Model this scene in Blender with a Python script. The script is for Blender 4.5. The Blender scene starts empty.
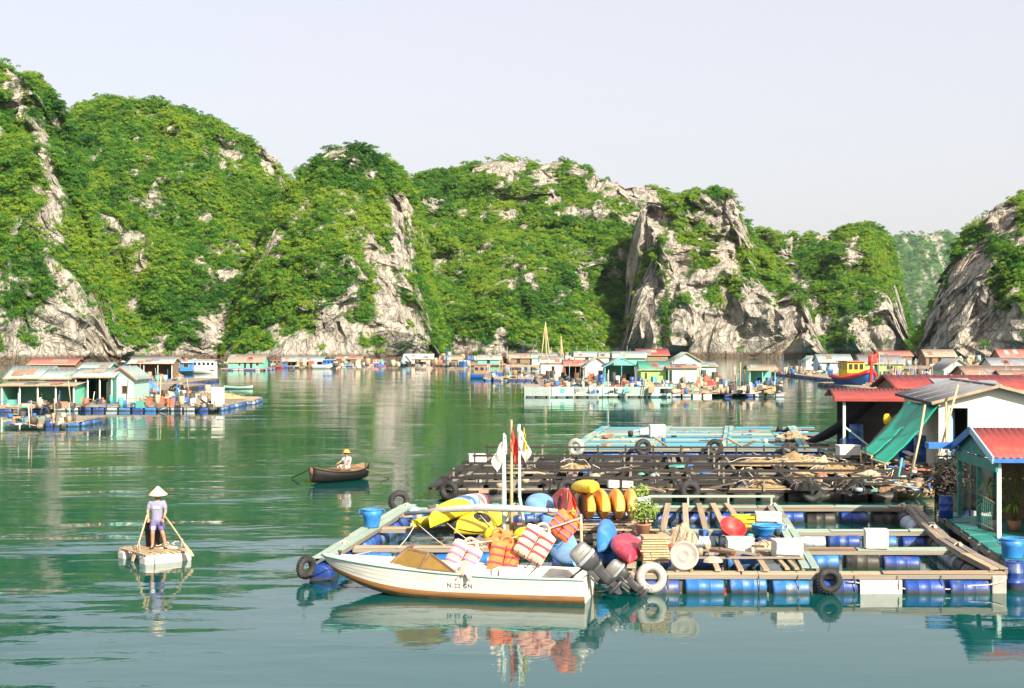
import bpy, bmesh, math, random
import numpy as np
from mathutils import Vector, Matrix
R = math.radians
random.seed(7)
S = bpy.context.scene
COL = S.collection
# ------------------------------------------------------------------ camera, sky, sun, exposure
H, F, CX, YH = 5.8, 1422.2, 512.0, 342.0        # eye height, focal length in pixels, principal column, horizon row
cam_d = bpy.data.cameras.new('camera'); cam = bpy.data.objects.new('camera', cam_d); COL.objects.link(cam)
cam.location = (0, 0, H); cam.rotation_euler = (R(90), 0, 0)
cam_d.lens = 50; cam_d.sensor_width = 36; cam_d.shift_y = -2/1024; cam_d.clip_start = 0.5; cam_d.clip_end = 9000
S.camera = cam
SUN_AZ, SUN_EL = 148.0, 32.0                     # degrees clockwise from +Y (the view), elevation
wd = bpy.data.worlds.new('World'); S.world = wd; wd.use_nodes = True
wn, wl = wd.node_tree.nodes, wd.node_tree.links
sky = wn.new('ShaderNodeTexSky'); sky.sky_type = 'NISHITA'; sky.sun_disc = False
sky.sun_elevation = R(SUN_EL); sky.sun_rotation = R(SUN_AZ)
sky.air_density = 1.0; sky.dust_density = 4.0; sky.ozone_density = 1.2; sky.altitude = 0
bg = wn['Background']; bg.inputs['Strength'].default_value = 0.112
hz = wn.new('ShaderNodeMix'); hz.data_type = 'RGBA'; hz.inputs[0].default_value = 0.62   # thin even high haze over the sky
hz.inputs[7].default_value = (4.75, 4.4, 4.42, 1)
wl.new(sky.outputs[0], hz.inputs[6]); wl.new(hz.outputs[2], bg.inputs['Color'])
sl = bpy.data.lights.new('sun', 'SUN'); sl.energy = 5.0; sl.angle = R(0.6); sl.color = (1.0, 0.91, 0.76)
sun = bpy.data.objects.new('sun', sl); COL.objects.link(sun)
sd = Vector((math.sin(R(SUN_AZ))*math.cos(R(SUN_EL)), math.cos(R(SUN_AZ))*math.cos(R(SUN_EL)), math.sin(R(SUN_EL))))
sun.rotation_euler = sd.to_track_quat('Z', 'Y').to_euler(); sun.location = (30, -20, 60)
vs = S.view_settings; vs.view_transform = 'Standard'; vs.look = 'None'; vs.exposure = 0.97; vs.gamma = 1
vs.use_curve_mapping = False
S.render.engine = 'CYCLES'
try:
    S.cycles.use_denoising = True; S.cycles.denoiser = 'OPENIMAGEDENOISE'
except Exception: pass
S.cycles.max_bounces = 6; S.cycles.diffuse_bounces = 3; S.cycles.glossy_bounces = 3; S.cycles.transmission_bounces = 4
S.cycles.volume_bounces = 0; S.cycles.transparent_max_bounces = 6
S.cycles.caustics_reflective = False; S.cycles.caustics_refractive = False

# ------------------------------------------------------------------ materials
def mat(name, col, rough=0.7, var=0.25, scale=3.0, bump=0.0, metal=0.0, col2=None, stretch=(1,1,1), spec=0.4, grime=0.0, grime_col=(.09,.07,.05), gscale=2.2, tide=0):
    m = bpy.data.materials.new(name); m.use_nodes = True
    n, l = m.node_tree.nodes, m.node_tree.links
    b = n['Principled BSDF']; b.inputs['Roughness'].default_value = rough; b.inputs['Metallic'].default_value = metal
    b.inputs['Specular IOR Level'].default_value = spec
    tc = n.new('ShaderNodeTexCoord'); mp = n.new('ShaderNodeMapping'); mp.inputs['Scale'].default_value = stretch
    oi = n.new('ShaderNodeObjectInfo')
    ofs = n.new('ShaderNodeVectorMath'); ofs.operation = 'MULTIPLY_ADD'
    l.new(oi.outputs['Random'], ofs.inputs[0]); ofs.inputs[1].default_value = (37, 53, 71); 
    l.new(tc.outputs['Object'], ofs.inputs[2]); l.new(ofs.outputs[0], mp.inputs['Vector'])
    nz = n.new('ShaderNodeTexNoise'); nz.inputs['Scale'].default_value = scale; nz.inputs['Detail'].default_value = 6; nz.inputs['Roughness'].default_value = 0.62
    l.new(mp.outputs[0], nz.inputs['Vector'])
    rp = n.new('ShaderNodeValToRGB'); e = rp.color_ramp.elements
    e[0].position = 0.3; e[1].position = 0.72
    c2 = col2 if col2 else tuple(min(1, c*(1+var)) for c in col)
    c1 = col if col2 else tuple(c*(1-var) for c in col)
    e[0].color = (*c1, 1); e[1].color = (*c2, 1)
    l.new(nz.outputs['Fac'], rp.inputs['Fac'])
    out = rp.outputs['Color']
    hv = n.new('ShaderNodeHueSaturation'); hv.inputs['Saturation'].default_value = 1
    mr = n.new('ShaderNodeMapRange'); mr.inputs[3].default_value = 1-var*0.7; mr.inputs[4].default_value = 1+var*0.5
    l.new(oi.outputs['Random'], mr.inputs[0]); l.new(mr.outputs[0], hv.inputs['Value']); l.new(out, hv.inputs['Color']); out = hv.outputs[0]
    if grime > 0:
        g = n.new('ShaderNodeTexNoise'); g.inputs['Scale'].default_value = gscale; g.inputs['Detail'].default_value = 8; g.inputs['Roughness'].default_value = 0.7
        l.new(mp.outputs[0], g.inputs['Vector'])
        gr = n.new('ShaderNodeValToRGB'); gr.color_ramp.elements[0].position = 0.5; gr.color_ramp.elements[1].position = 0.72
        gr.color_ramp.elements[0].color = (0,0,0,1); gr.color_ramp.elements[1].color = (grime,grime,grime,1)
        l.new(g.outputs['Fac'], gr.inputs['Fac'])
        mx = n.new('ShaderNodeMix'); mx.data_type = 'RGBA'; mx.inputs[7].default_value = (*grime_col, 1)
        l.new(gr.outputs['Color'], mx.inputs[0]); l.new(out, mx.inputs[6]); out = mx.outputs[2]
    if tide:      # brown weed growth a hand's breadth above the waterline
        ge = n.new('ShaderNodeNewGeometry'); sz = n.new('ShaderNodeSeparateXYZ'); l.new(ge.outputs['Position'], sz.inputs[0])
        ad = n.new('ShaderNodeMath'); ad.operation = 'MULTIPLY_ADD'; l.new(nz.outputs['Fac'], ad.inputs[0]); ad.inputs[1].default_value = -.28; l.new(sz.outputs['Z'], ad.inputs[2])
        m2 = n.new('ShaderNodeMapRange'); m2.inputs[1].default_value = -.1; m2.inputs[2].default_value = .0; m2.inputs[3].default_value = .85; m2.inputs[4].default_value = 0
        l.new(ad.outputs[0], m2.inputs[0]); mx = n.new('ShaderNodeMix'); mx.data_type = 'RGBA'; mx.inputs[7].default_value = (.06,.055,.03,1)
        l.new(m2.outputs[0], mx.inputs[0]); l.new(out, mx.inputs[6]); out = mx.outputs[2]
    l.new(out, b.inputs['Base Color'])
    if bump > 0:
        bp = n.new('ShaderNodeBump'); bp.inputs['Strength'].default_value = bump; bp.inputs['Distance'].default_value = 0.03
        l.new(nz.outputs['Fac'], bp.inputs['Height']); l.new(bp.outputs[0], b.inputs['Normal'])
    return m

# ------------------------------------------------------------------ vectorised noise
def _hash(ix, iy, iz, seed):
    h = (ix.astype(np.int64)*374761393 + iy.astype(np.int64)*668265263 + iz.astype(np.int64)*2147483647 + seed*144665) & 0xffffffff
    h = ((h ^ (h >> 13))*1274126177) & 0xffffffff
    h = ((h ^ (h >> 16))*2246822519) & 0xffffffff
    return ((h ^ (h >> 15)) & 0xffff)/32767.5 - 1.0
def vnoise(x, y, z, seed=0):
    ix, iy, iz = np.floor(x), np.floor(y), np.floor(z)
    fx, fy, fz = x-ix, y-iy, z-iz
    u, v, w = (f*f*f*(f*(f*6-15)+10) for f in (fx, fy, fz))
    r = 0
    for dx in (0, 1):
        for dy in (0, 1):
            for dz in (0, 1):
                r = r + _hash(ix+dx, iy+dy, iz+dz, seed)*(u if dx else 1-u)*(v if dy else 1-v)*(w if dz else 1-w)
    return r
def fbm(x, y, z, seed=0, octv=4, gain=0.5):
    r, a, f = 0, 1.0, 1.0
    for i in range(octv):
        r = r + a*vnoise(x*f+i*17.3, y*f-i*9.1, z*f+i*5.7, seed+i*31); a *= gain; f *= 2.03
    return r

# ------------------------------------------------------------------ water
wm = bpy.data.materials.new('sea_water'); wm.use_nodes = True
n, l = wm.node_tree.nodes, wm.node_tree.links
b = n['Principled BSDF']; b.inputs['Base Color'].default_value = (0.002, 0.062, 0.058, 1); b.inputs['Roughness'].default_value = 0.03
b.inputs['IOR'].default_value = 1.36
tc = n.new('ShaderNodeTexCoord')
def wave(scale, st, detail, dist=0.0, rough=0.5, rot=0):
    mp = n.new('ShaderNodeMapping'); mp.inputs['Scale'].default_value = (st[0], st[1], 1); mp.inputs['Rotation'].default_value = (0, 0, R(rot))
    l.new(tc.outputs['Object'], mp.inputs['Vector'])
    t = n.new('ShaderNodeTexNoise'); t.inputs['Scale'].default_value = scale; t.inputs['Detail'].default_value = detail; t.inputs['Distortion'].default_value = dist
    t.inputs['Roughness'].default_value = rough
    l.new(mp.outputs[0], t.inputs['Vector']); return t.outputs['Fac']
def math_(op, a, c):
    t = n.new('ShaderNodeMath'); t.operation = op
    for i, v in enumerate((a, c)):
        if isinstance(v, (int, float)): t.inputs[i].default_value = v
        else: l.new(v, t.inputs[i])
    return t.outputs[0]
def ramp(v, lo, hi, a=0.0, c=1.0):
    t = n.new('ShaderNodeMapRange'); t.interpolation_type = 'SMOOTHSTEP'
    l.new(v, t.inputs[0]); t.inputs[1].default_value = lo; t.inputs[2].default_value = hi; t.inputs[3].default_value = a; t.inputs[4].default_value = c
    return t.outputs[0]
sp = n.new('ShaderNodeSeparateXYZ'); l.new(tc.outputs['Object'], sp.inputs[0])
w1 = wave(0.55, (0.42, 1), 2, 0.25, 0.45, 4)      # long ripples
w2 = wave(2.6, (0.5, 1), 3, 0.5, 0.55, -8)        # short chop
w3 = wave(0.06, (1, 1.6), 2, 0.6)                 # gust patches
patch = ramp(w3, 0.44, 0.68, 0.18, 1.0)
open_ = math_('MAXIMUM', ramp(sp.outputs['X'], 3.0, -5.0), ramp(sp.outputs['Y'], 30, 48))   # sheltered water in front of the rafts
am = math_('MULTIPLY', math_('MULTIPLY', patch, ramp(sp.outputs['Y'], 170, 45, .45, 1.0)), math_('ADD', math_('MULTIPLY', open_, 0.85), 0.15))
nearl = math_('MULTIPLY', ramp(sp.outputs['X'], 1.0, -6.0), ramp(sp.outputs['Y'], 75, 34))
h1 = math_('MULTIPLY', w1, math_('ADD', math_('MULTIPLY', am, math_('ADD', math_('MULTIPLY', nearl, 0.10), 0.055)), 0.010))
h2 = math_('MULTIPLY', w2, math_('ADD', math_('MULTIPLY', am, 0.0125), 0.0015))
hh = math_('ADD', h1, h2)
bp = n.new('ShaderNodeBump'); bp.inputs['Strength'].default_value = 1.0; bp.inputs['Distance'].default_value = 1.0
l.new(hh, bp.inputs['Height']); l.new(bp.outputs[0], b.inputs['Normal'])
me = bpy.data.meshes.new('water'); me.from_pydata([(-4000,-300,0),(4000,-300,0),(4000,7500,0),(-4000,7500,0)], [], [(0,1,2,3)])
me.materials.append(wm); wo = bpy.data.objects.new('water', me); COL.objects.link(wo); wo['kind'] = 'structure'; wo['label'] = 'green rippled sea water of the sheltered bay'

# ------------------------------------------------------------------ karst hills
def rock_material():
    m = bpy.data.materials.new('limestone'); m.use_nodes = True
    n, l = m.node_tree.nodes, m.node_tree.links; b = n['Principled BSDF']; b.inputs['Roughness'].default_value = 0.9; b.inputs['Specular IOR Level'].default_value = 0.15
    g = n.new('ShaderNodeNewGeometry')
    def tex(scale, st, det):
        mp = n.new('ShaderNodeMapping'); mp.inputs['Scale'].default_value = st; l.new(g.outputs['Position'], mp.inputs['Vector'])
        t = n.new('ShaderNodeTexNoise'); t.inputs['Scale'].default_value = scale; t.inputs['Detail'].default_value = det; t.inputs['Roughness'].default_value = .65
        l.new(mp.outputs[0], t.inputs['Vector']); return t.outputs['Fac']
    def rampc(v, st):
        r = n.new('ShaderNodeValToRGB'); e = r.color_ramp.elements
        while len(e) < len(st): e.new(0.5)
        for q, (p, c) in zip(e, st): q.position = p; q.color = (*c, 1)
        l.new(v, r.inputs['Fac']); return r.outputs['Color']
    def mix(f, a, c, mode='MIX'):
        x = n.new('ShaderNodeMix'); x.data_type = 'RGBA'; x.blend_type = mode
        if isinstance(f, float): x.inputs[0].default_value = f
        else: l.new(f, x.inputs[0])
        for i, v in ((6, a), (7, c)):
            if isinstance(v, tuple): x.inputs[i].default_value = (*v, 1)
            else: l.new(v, x.inputs[i])
        return x.outputs[2]
    streak = tex(0.4, (1, 1, 0.26), 7); blot = tex(0.07, (1, 1, 0.6), 5); fine = tex(1.2, (1, 1, .5), 4)
    c = rampc(streak, [(.3, (.15,.138,.12)), (.40, (.33,.30,.26)), (.54, (.46,.42,.36)), (.75,(.60,.555,.485))])
    c = mix(rampc(blot, [(.52,(0,0,0)),(.75,(.6,.6,.6))]), c, (.46,.36,.25))
    c = mix(0.5, c, rampc(fine, [(.3,(.5,.5,.5)),(.55,(.8,.8,.8)),(.7,(1,1,1))]), 'MULTIPLY')
    vm = n.new('ShaderNodeMapping'); vm.inputs['Scale'].default_value = (1, 1, .38); wob = n.new('ShaderNodeVectorMath'); wob.operation = 'MULTIPLY_ADD'; wt = n.new('ShaderNodeTexNoise'); wt.inputs['Scale'].default_value = .3; wt.inputs['Detail'].default_value = 4
    l.new(g.outputs['Position'], wt.inputs['Vector']); l.new(wt.outputs['Color'], wob.inputs[0]); wob.inputs[1].default_value = (6, 6, 6); l.new(g.outputs['Position'], wob.inputs[2]); l.new(wob.outputs[0], vm.inputs['Vector'])
    vo = n.new('ShaderNodeTexVoronoi'); vo.feature = 'DISTANCE_TO_EDGE'; vo.inputs['Scale'].default_value = .34; l.new(vm.outputs[0], vo.inputs['Vector'])
    crk = rampc(vo.outputs['Distance'], [(.0,(.5,.48,.45)),(.05,(.88,.88,.88)),(.16,(1,1,1))]); c = mix(.6, c, crk, 'MULTIPLY')
    # undergrowth between the crowns, from the planted cover
    at = n.new('ShaderNodeAttribute'); at.attribute_name = 'cover'
    und = rampc(tex(0.5, (1,1,1), 4), [(.3,(.022,.075,.014)),(.5,(.045,.13,.02)),(.7,(.08,.18,.03))])
    c = mix(rampc(at.outputs['Fac'], [(.42,(0,0,0)),(.6,(1,1,1))]), c, und)
    # tidal notch: dark wet limestone with an oyster-tan band above it
    sz = n.new('ShaderNodeSeparateXYZ'); l.new(g.outputs['Position'], sz.inputs[0])
    tide = rampc(sz.outputs['Z'], [(0,(1,1,1)),(.999,(1,1,1))])
    mr = n.new('ShaderNodeMapRange'); mr.inputs[1].default_value = 1.4; mr.inputs[2].default_value = 2.6; mr.inputs[3].default_value = 1; mr.inputs[4].default_value = 0
    l.new(sz.outputs['Z'], mr.inputs[0]); c = mix(mr.outputs[0], c, (.13,.10,.07))
    l.new(c, b.inputs['Base Color'])
    bp = n.new('ShaderNodeBump'); bp.inputs['Strength'].default_value = 1; bp.inputs['Distance'].default_value = 0.8
    ad = n.new('ShaderNodeMath'); ad.operation = 'ADD'; l.new(streak, ad.inputs[0]); l.new(fine, ad.inputs[1])
    ad2 = n.new('ShaderNodeMath'); ad2.operation = 'ADD'; l.new(ad.outputs[0], ad2.inputs[0]); l.new(crk, ad2.inputs[1]); l.new(ad2.outputs[0], bp.inputs['Height']); l.new(bp.outputs[0], b.inputs['Normal'])
    return m
ROCK = rock_material()
def leaf_material():
    m = bpy.data.materials.new('forest_leaf'); m.use_nodes = True
    n, l = m.node_tree.nodes, m.node_tree.links; b = n['Principled BSDF']; b.inputs['Roughness'].default_value = 0.6; b.inputs['Specular IOR Level'].default_value = 0.25
    oi = n.new('ShaderNodeObjectInfo'); g = n.new('ShaderNodeNewGeometry')
    t = n.new('ShaderNodeTexNoise'); t.inputs['Scale'].default_value = 0.035; t.inputs['Detail'].default_value = 4; l.new(g.outputs['Position'], t.inputs['Vector'])
    t2 = n.new('ShaderNodeTexNoise'); t2.inputs['Scale'].default_value = 0.9; t2.inputs['Detail'].default_value = 3; l.new(g.outputs['Position'], t2.inputs['Vector'])
    a = n.new('ShaderNodeMath'); a.operation = 'MULTIPLY_ADD'; l.new(oi.outputs['Random'], a.inputs[0]); a.inputs[1].default_value = 0.42
    s = n.new('ShaderNodeMath'); s.operation = 'MULTIPLY_ADD'; l.new(t2.outputs['Fac'], s.inputs[0]); s.inputs[1].default_value = 0.3
    l.new(t.outputs['Fac'], s.inputs[2]); l.new(s.outputs[0], a.inputs[2])
    r = n.new('ShaderNodeValToRGB'); e = r.color_ramp.elements; e[0].position = .5; e[1].position = 1.08
    e[0].color = (.016,.080,.014,1); e[1].color = (.24,.36,.03,1)
    q = e.new(.72); q.color = (.055,.19,.02,1); q = e.new(.88); q.color = (.115,.265,.024,1)
    l.new(a.outputs[0], r.inputs['Fac']); l.new(r.outputs['Color'], b.inputs['Base Color'])
    tr = n.new('ShaderNodeBsdfTranslucent'); l.new(r.outputs['Color'], tr.inputs['Color'])
    mx = n.new('ShaderNodeMixShader'); mx.inputs[0].default_value = 0.36
    l.new(b.outputs[0], mx.inputs[1]); l.new(tr.outputs[0], mx.inputs[2]); l.new(mx.outputs[0], n['Material Output'].inputs['Surface'])
    return m
LEAF = leaf_material()
def leaf_clump(name, seed, nleaf, rad, squash, leaf, trunk=0):
    """a bushy crown: leaves spread over several lobes"""
    rg = np.random.default_rng(seed)
    lobes = rg.normal(0, 1, (6, 3))*[.55, .55, .35]*rad; lr = rg.uniform(.4, .68, 6)*rad
    V, Fc = [], []
    for i in range(nleaf):
        k = rg.integers(6); d = rg.normal(0, 1, 3); d[2] = abs(d[2])*.9 - .15; d /= np.linalg.norm(d)+1e-6
        c = lobes[k] + d*lr[k]*rg.uniform(.75, 1.08); c[2] = c[2]*squash + rad*.45 + trunk
        nrm = d + rg.normal(0, .45, 3); nrm /= np.linalg.norm(nrm)
        a = np.cross(nrm, rg.normal(0, 1, 3)); a /= np.linalg.norm(a)+1e-6; bb = np.cross(nrm, a)
        s = leaf*rg.uniform(.6, 1.35); o = len(V)
        V += [c - a*s, c - bb*s*.5, c + a*s, c + bb*s*.55]; Fc.append((o, o+1, o+2, o+3))
    nl = len(Fc)
    if trunk:
        for k in range(5):
            a = k*2*math.pi/5; V += [(.12*math.cos(a), .12*math.sin(a), -.5), (.06*math.cos(a)+.1, .06*math.sin(a), trunk+rad*.4)]
        o = len(V)-10; Fc += [(o+2*k, o+(2*k+2)%10, o+(2*k+3)%10, o+2*k+1) for k in range(5)]
    me = bpy.data.meshes.new(name); me.from_pydata([tuple(v) for v in V], [], Fc); me.materials.append(LEAF); me.materials.append(BARK)
    for i in range(nl, len(Fc)): me.polygons[i].material_index = 1
    return me
BARK = mat('bark', (.14,.115,.085), .9, .3, 3)
CL = [leaf_clump('bush_clump', 1, 600, 1.5, .9, .155), leaf_clump('bush_clump', 2, 760, 2.0, .75, .17), leaf_clump('bush_clump', 3, 420, 1.05, 1.1, .14), leaf_clump('bush_clump', 5, 760, 1.6, 1.3, .165), leaf_clump('tree_clump', 8, 560, 1.45, .7, .16, 1.7), leaf_clump('bush_clump', 9, 220, 1.3, 1.2, .15)]
src = bpy.data.collections.new('clump_sources')
for c in CL:
    o = bpy.data.objects.new('bush_clump', c); src.objects.link(o)
def scatter_group(density, k=1.0):
    ng = bpy.data.node_groups.new('forest_scatter', 'GeometryNodeTree')
    ng.interface.new_socket('Geometry', in_out='INPUT', socket_type='NodeSocketGeometry'); ng.interface.new_socket('Geometry', in_out='OUTPUT', socket_type='NodeSocketGeometry')
    N, L = ng.nodes, ng.links
    gi, go = N.new('NodeGroupInput'), N.new('NodeGroupOutput')
    na = N.new('GeometryNodeInputNamedAttribute'); na.data_type = 'FLOAT'; na.inputs['Name'].default_value = 'cover'
    mr = N.new('ShaderNodeMapRange'); mr.inputs[1].default_value = .38; mr.inputs[2].default_value = .7; mr.inputs[4].default_value = density
    L.new(na.outputs[0], mr.inputs[0])
    d = N.new('GeometryNodeDistributePointsOnFaces'); L.new(gi.outputs[0], d.inputs['Mesh']); L.new(mr.outputs[0], d.inputs['Density'])
    ci = N.new('GeometryNodeCollectionInfo'); ci.inputs[0].default_value = src; ci.inputs['Separate Children'].default_value = True; ci.inputs['Reset Children'].default_value = True
    io = N.new('GeometryNodeInstanceOnPoints'); io.inputs['Pick Instance'].default_value = True
    L.new(d.outputs[0], io.inputs['Points']); L.new(ci.outputs[0], io.inputs['Instance'])
    rr = N.new('FunctionNodeRandomValue'); rr.data_type = 'FLOAT_VECTOR'; rr.inputs[0].default_value = (-.25,-.25,0); rr.inputs[1].default_value = (.25,.25,6.28)
    L.new(rr.outputs[0], io.inputs['Rotation'])
    rs = N.new('FunctionNodeRandomValue'); rs.data_type = 'FLOAT'; rs.inputs[2].default_value = 0; rs.inputs[3].default_value = 1; rs.inputs['Seed'].default_value = 5
    pw = N.new('ShaderNodeMath'); pw.operation = 'POWER'; pw.inputs[1].default_value = 2.2; L.new(rs.outputs[1], pw.inputs[0])
    ms = N.new('ShaderNodeMapRange'); ms.inputs[3].default_value = .33*k; ms.inputs[4].default_value = 1.05*k; L.new(pw.outputs[0], ms.inputs[0])
    L.new(ms.outputs[0], io.inputs['Scale']); L.new(io.outputs[0], go.inputs[0])
    return ng
SCAT = scatter_group(1.35); SCATF = scatter_group(0.02, 5.0)

def hill(name, label, flabel, D, sky_pts, depth, cliff, rocks, seed, rough=1.0, back=70, cover0=1.0, step=0.95, px_=.8, scat=True):
    """a karst hill: ridge of the given heights at distance D, rounded plan, steep foot; rocks = bare faces (column, row, rx, ry, strength)"""
    px = np.array([p[0] for p in sky_pts], float); pz = np.array([H + (YH-p[1])*D/F for p in sky_pts])
    X = (px-CX)*D/F; x0, x1 = X[0], X[-1]; nu = int((x1-x0)/step)+2
    u = np.linspace(x0, x1, nu); top = np.interp(u, X, pz)
    k = np.exp(-np.linspace(-2.5,2.5,7)**2/2); k /= k.sum()
    top = np.convolve(np.pad(top, 3, mode='edge'), k, 'valid')
    uc, hw = (x0+x1)/2, (x1-x0)/2
    plan = np.sqrt(np.clip(1-((u-uc)/hw)**2, 0, 1))**px_
    cl = np.interp(u, [x0 + (x1-x0)*c[0] for c in cliff], [c[1] for c in cliff])
    nt = int(125/step); nb = int(nt*.35)
    t = np.concatenate([np.linspace(0, 1, nt), 1+np.linspace(0, 1, nb+1)[1:]])
    T, U = np.meshgrid(t, u, indexing='ij'); TP = np.broadcast_to(top, T.shape); C = np.broadcast_to(cl, T.shape); P = np.broadcast_to(plan, T.shape)
    tf = np.clip(T, 0, 1); tb = np.clip(T-1, 0, 1); pw = .95 - .82*C
    s = tf**(1/np.sqrt(pw)); zf = tf**np.sqrt(pw)
    dep = depth*(1.15 - .75*C)*P
    Y = D - dep*(1-s) + back*tb*(.35+.65*P); Z = (TP+4)*zf*(1-tb**1.6) - 4
    x, y, z = U.copy(), Y.copy(), Z.copy()
    # relief: broad spurs and gullies, then blocks, then vertical flutes on the steep parts
    q = rough
    fall = np.clip(Z/8, .15, 1)
    def dsp(sc, sz, amp, sd, oc=3):
        return [fbm(U/sc+sd, Y/sc, Z/sz, seed+sd+i*7, oc)*amp for i in range(3)]
    for (sc, sz, amp, sd) in ((55, 70, 9, 1), (19, 26, 4.4, 2), (7, 11, 2.2, 3), (2.4, 4.5, 1.0, 4)):
        dx, dy, dz = dsp(sc, sz, amp*q, sd); x += dx*fall; y += dy*fall*1.2; z += dz*fall*.6
    fl = fbm(U/3.2, Y/3.2, Z/22, seed+77, 4, .6); fl2 = 1-np.abs(fbm(U/9, Y/9, Z/45, seed+78, 3))*2
    C2 = .35+.65*C; led = fbm(U/20, Y/20, Z/5, seed+79, 3); cr = np.abs(fbm(U/5, Y/5, Z/16, seed+80, 4, .6))
    y += (fl*2.3 - fl2*3.2 + led*1.3 - cr*3.0)*C2*fall*q; x += fl*1.3*C2*fall; z += led*.8*fall
    tgt = np.array([p[1] for p in sky_pts], float); nb_ = max(12, int((px[-1]-px[0])/7)); bc = np.linspace(px[0], px[-1], nb_)
    veg = 1.9 if scat else 8.0
    for it in range(3):      # settle the ridge heights after the relief
        pp = CX + x/y*F; bi = np.clip(((pp-px[0])/(px[-1]-px[0])*(nb_-1)+.5).astype(int), 0, nb_-1).ravel()
        el = np.full(nb_, -9.0); np.maximum.at(el, bi, ((z-H)/y).ravel())
        want = (YH-np.interp(bc, px, tgt))/F - veg/D; kk = np.clip((want*D+H+3)/np.maximum(el*D+H+3, 2), .5, 1.6); kk[el < -8] = 1
        kk = np.convolve(np.pad(kk, 2, mode='edge'), [.1,.22,.36,.22,.1], 'valid'); z = np.where(z > 0, (z+3)*np.interp(pp, bc, kk)-3, z)
    row_px = CX + x/y*F; row_py = YH + (H-z)/y*F
    cov = .66 + .3*fbm(x/16, y/16, z/13, seed+5, 4) + .34*fbm(x/4.2, y/4.2, z/5.5, seed+6, 3) - .12*np.clip(fl2,0,1)*C; cov *= cover0; dot = fbm(x/2.6, y/2.6, z/3.4, seed+8, 2)
    for (cx, cy, rx, ry, st) in rocks:
        dd = ((row_px-cx)/(rx*1.12))**2 + ((row_py-cy)/(ry*1.12))**2
        cov -= 1.15*st*np.exp(-dd*1.1)*(.75+.7*fbm(x/9, y/9, z/20, seed+9, 3))
    cov += .30*np.clip(dot, -.2, 1)*(cov < .5)
    cov = np.where(z < 4.5, cov-.5*(1-z/4.5), cov)
    nr, nc = T.shape; idx = np.arange(nr*nc).reshape(nr, nc)
    Fq = np.stack([idx[:-1,:-1], idx[:-1,1:], idx[1:,1:], idx[1:,:-1]], -1).reshape(-1, 4)
    me = bpy.data.meshes.new(name); me.from_pydata(np.stack([x, y, z], -1).reshape(-1, 3).tolist(), [], Fq.tolist())
    at = me.attributes.new('cover', 'FLOAT', 'POINT'); at.data.foreach_set('value', np.clip(cov, 0, 1).astype(np.float32).ravel())
    me.materials.append(ROCK)
    o = bpy.data.objects.new(name, me); COL.objects.link(o); o['kind'] = 'structure'; o['label'] = label
    f = bpy.data.objects.new('forest', me); COL.objects.link(f); f['kind'] = 'stuff'; f['label'] = flabel; f['category'] = 'forest'
    md = f.modifiers.new('scatter', 'NODES'); md.node_group = SCAT if scat else SCATF
    return o
hill('karst_hill', 'steep karst hill at the left edge with pale limestone faces', 'green scrub covering the steep left edge karst hill', 430,
     [(-150,120),(-100,60),(-40,44),(0,58),(25,68),(45,80),(60,95),(70,108),(80,140),(92,180),(106,235),(113,300),(116,353)], 60, [(0,.3),(.6,.45),(.85,.6),(1,.9)],
     [(70,310,40,42,.75),(55,215,12,24,.8),(99,240,12,26,.8),(20,106,14,14,.8),(38,132,10,12,.7),(45,155,7,18,.6),(20,345,30,20,.6),(85,335,25,30,.8)], 11, px_=.45)
hill('karst_hill', 'broad green karst hill with a rounded double summit', 'green forest on the broad double summit hill', 560,
     [(-20,353),(10,250),(40,160),(62,118),(80,100),(110,93),(140,98),(158,97),(180,104),(215,117),(245,132),(262,146),(276,147),(287,170),(300,190),(325,240),(345,353)], 120, [(0,.2),(.5,.05),(1,.15)],
     [(216,328,12,28,.8),(238,340,18,20,.8),(255,348,18,10,.7),(160,352,50,7,.6),(273,156,9,12,.9),(100,133,8,6,.5),(180,178,5,8,.5),(150,350,14,12,.5)], 23)
hill('karst_hill', 'domed karst hill with a scarred limestone face above the shore', 'green forest on the domed hill with the limestone scar', 500,
     [(215,353),(240,290),(270,220),(287,178),(300,168),(312,155),(325,146),(342,141),(360,141),(376,146),(392,160),(408,172),(420,195),(432,250),(440,300),(444,353)], 75, [(0,.1),(.5,.2),(.75,.6),(1,.85)],
     [(385,285,30,42,.85),(350,207,12,9,.8),(338,155,14,9,.7),(397,235,9,26,.7),(365,330,34,24,.75),(424,320,9,30,.8),(405,255,9,20,.6),(300,345,40,8,.5)], 37)
hill('karst_hill', 'long green ridge at the back of the bay with rocky crest', 'green forest on the long back ridge', 660,
     [(330,353),(355,250),(385,195),(412,172),(435,168),(460,164),(480,159),(500,156),(525,157),(545,160),(560,157),(575,158),(590,166),(610,176),(630,184),(650,181),(670,190),(700,230),(720,353)], 130, [(0,.1),(.5,.02),(1,.3)],
     [(500,168,30,9,.75),(545,170,14,12,.6),(580,168,18,9,.75),(620,194,22,12,.75),(645,205,20,20,.8),(440,180,18,9,.5),(430,260,6,30,.5),(500,338,5,14,1.0),(470,345,30,6,.5)], 41)
hill('karst_hill', 'karst tower with tall pale cliff faces in the middle of the bay shore', 'green scrub clinging to the pale cliff tower', 560,
     [(612,353),(617,320),(620,275),(626,235),(636,208),(645,199),(660,194),(680,192),(700,186),(718,184),(735,188),(745,204),(750,228),(765,240),(785,262),(810,300),(830,353)], 62, [(0,.98),(.3,.85),(.6,.8),(1,.5)],
     [(636,285,15,62,.95),(736,228,9,38,1.0),(690,305,46,42,.5),(735,335,60,16,.7),(650,225,14,22,.8),(700,215,10,16,.5),(668,280,14,40,.5),(770,330,30,24,.6),(722,250,8,30,.7),(800,335,20,15,.7),(660,330,45,22,.6)], 53, cover0=.84, px_=.28)
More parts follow.
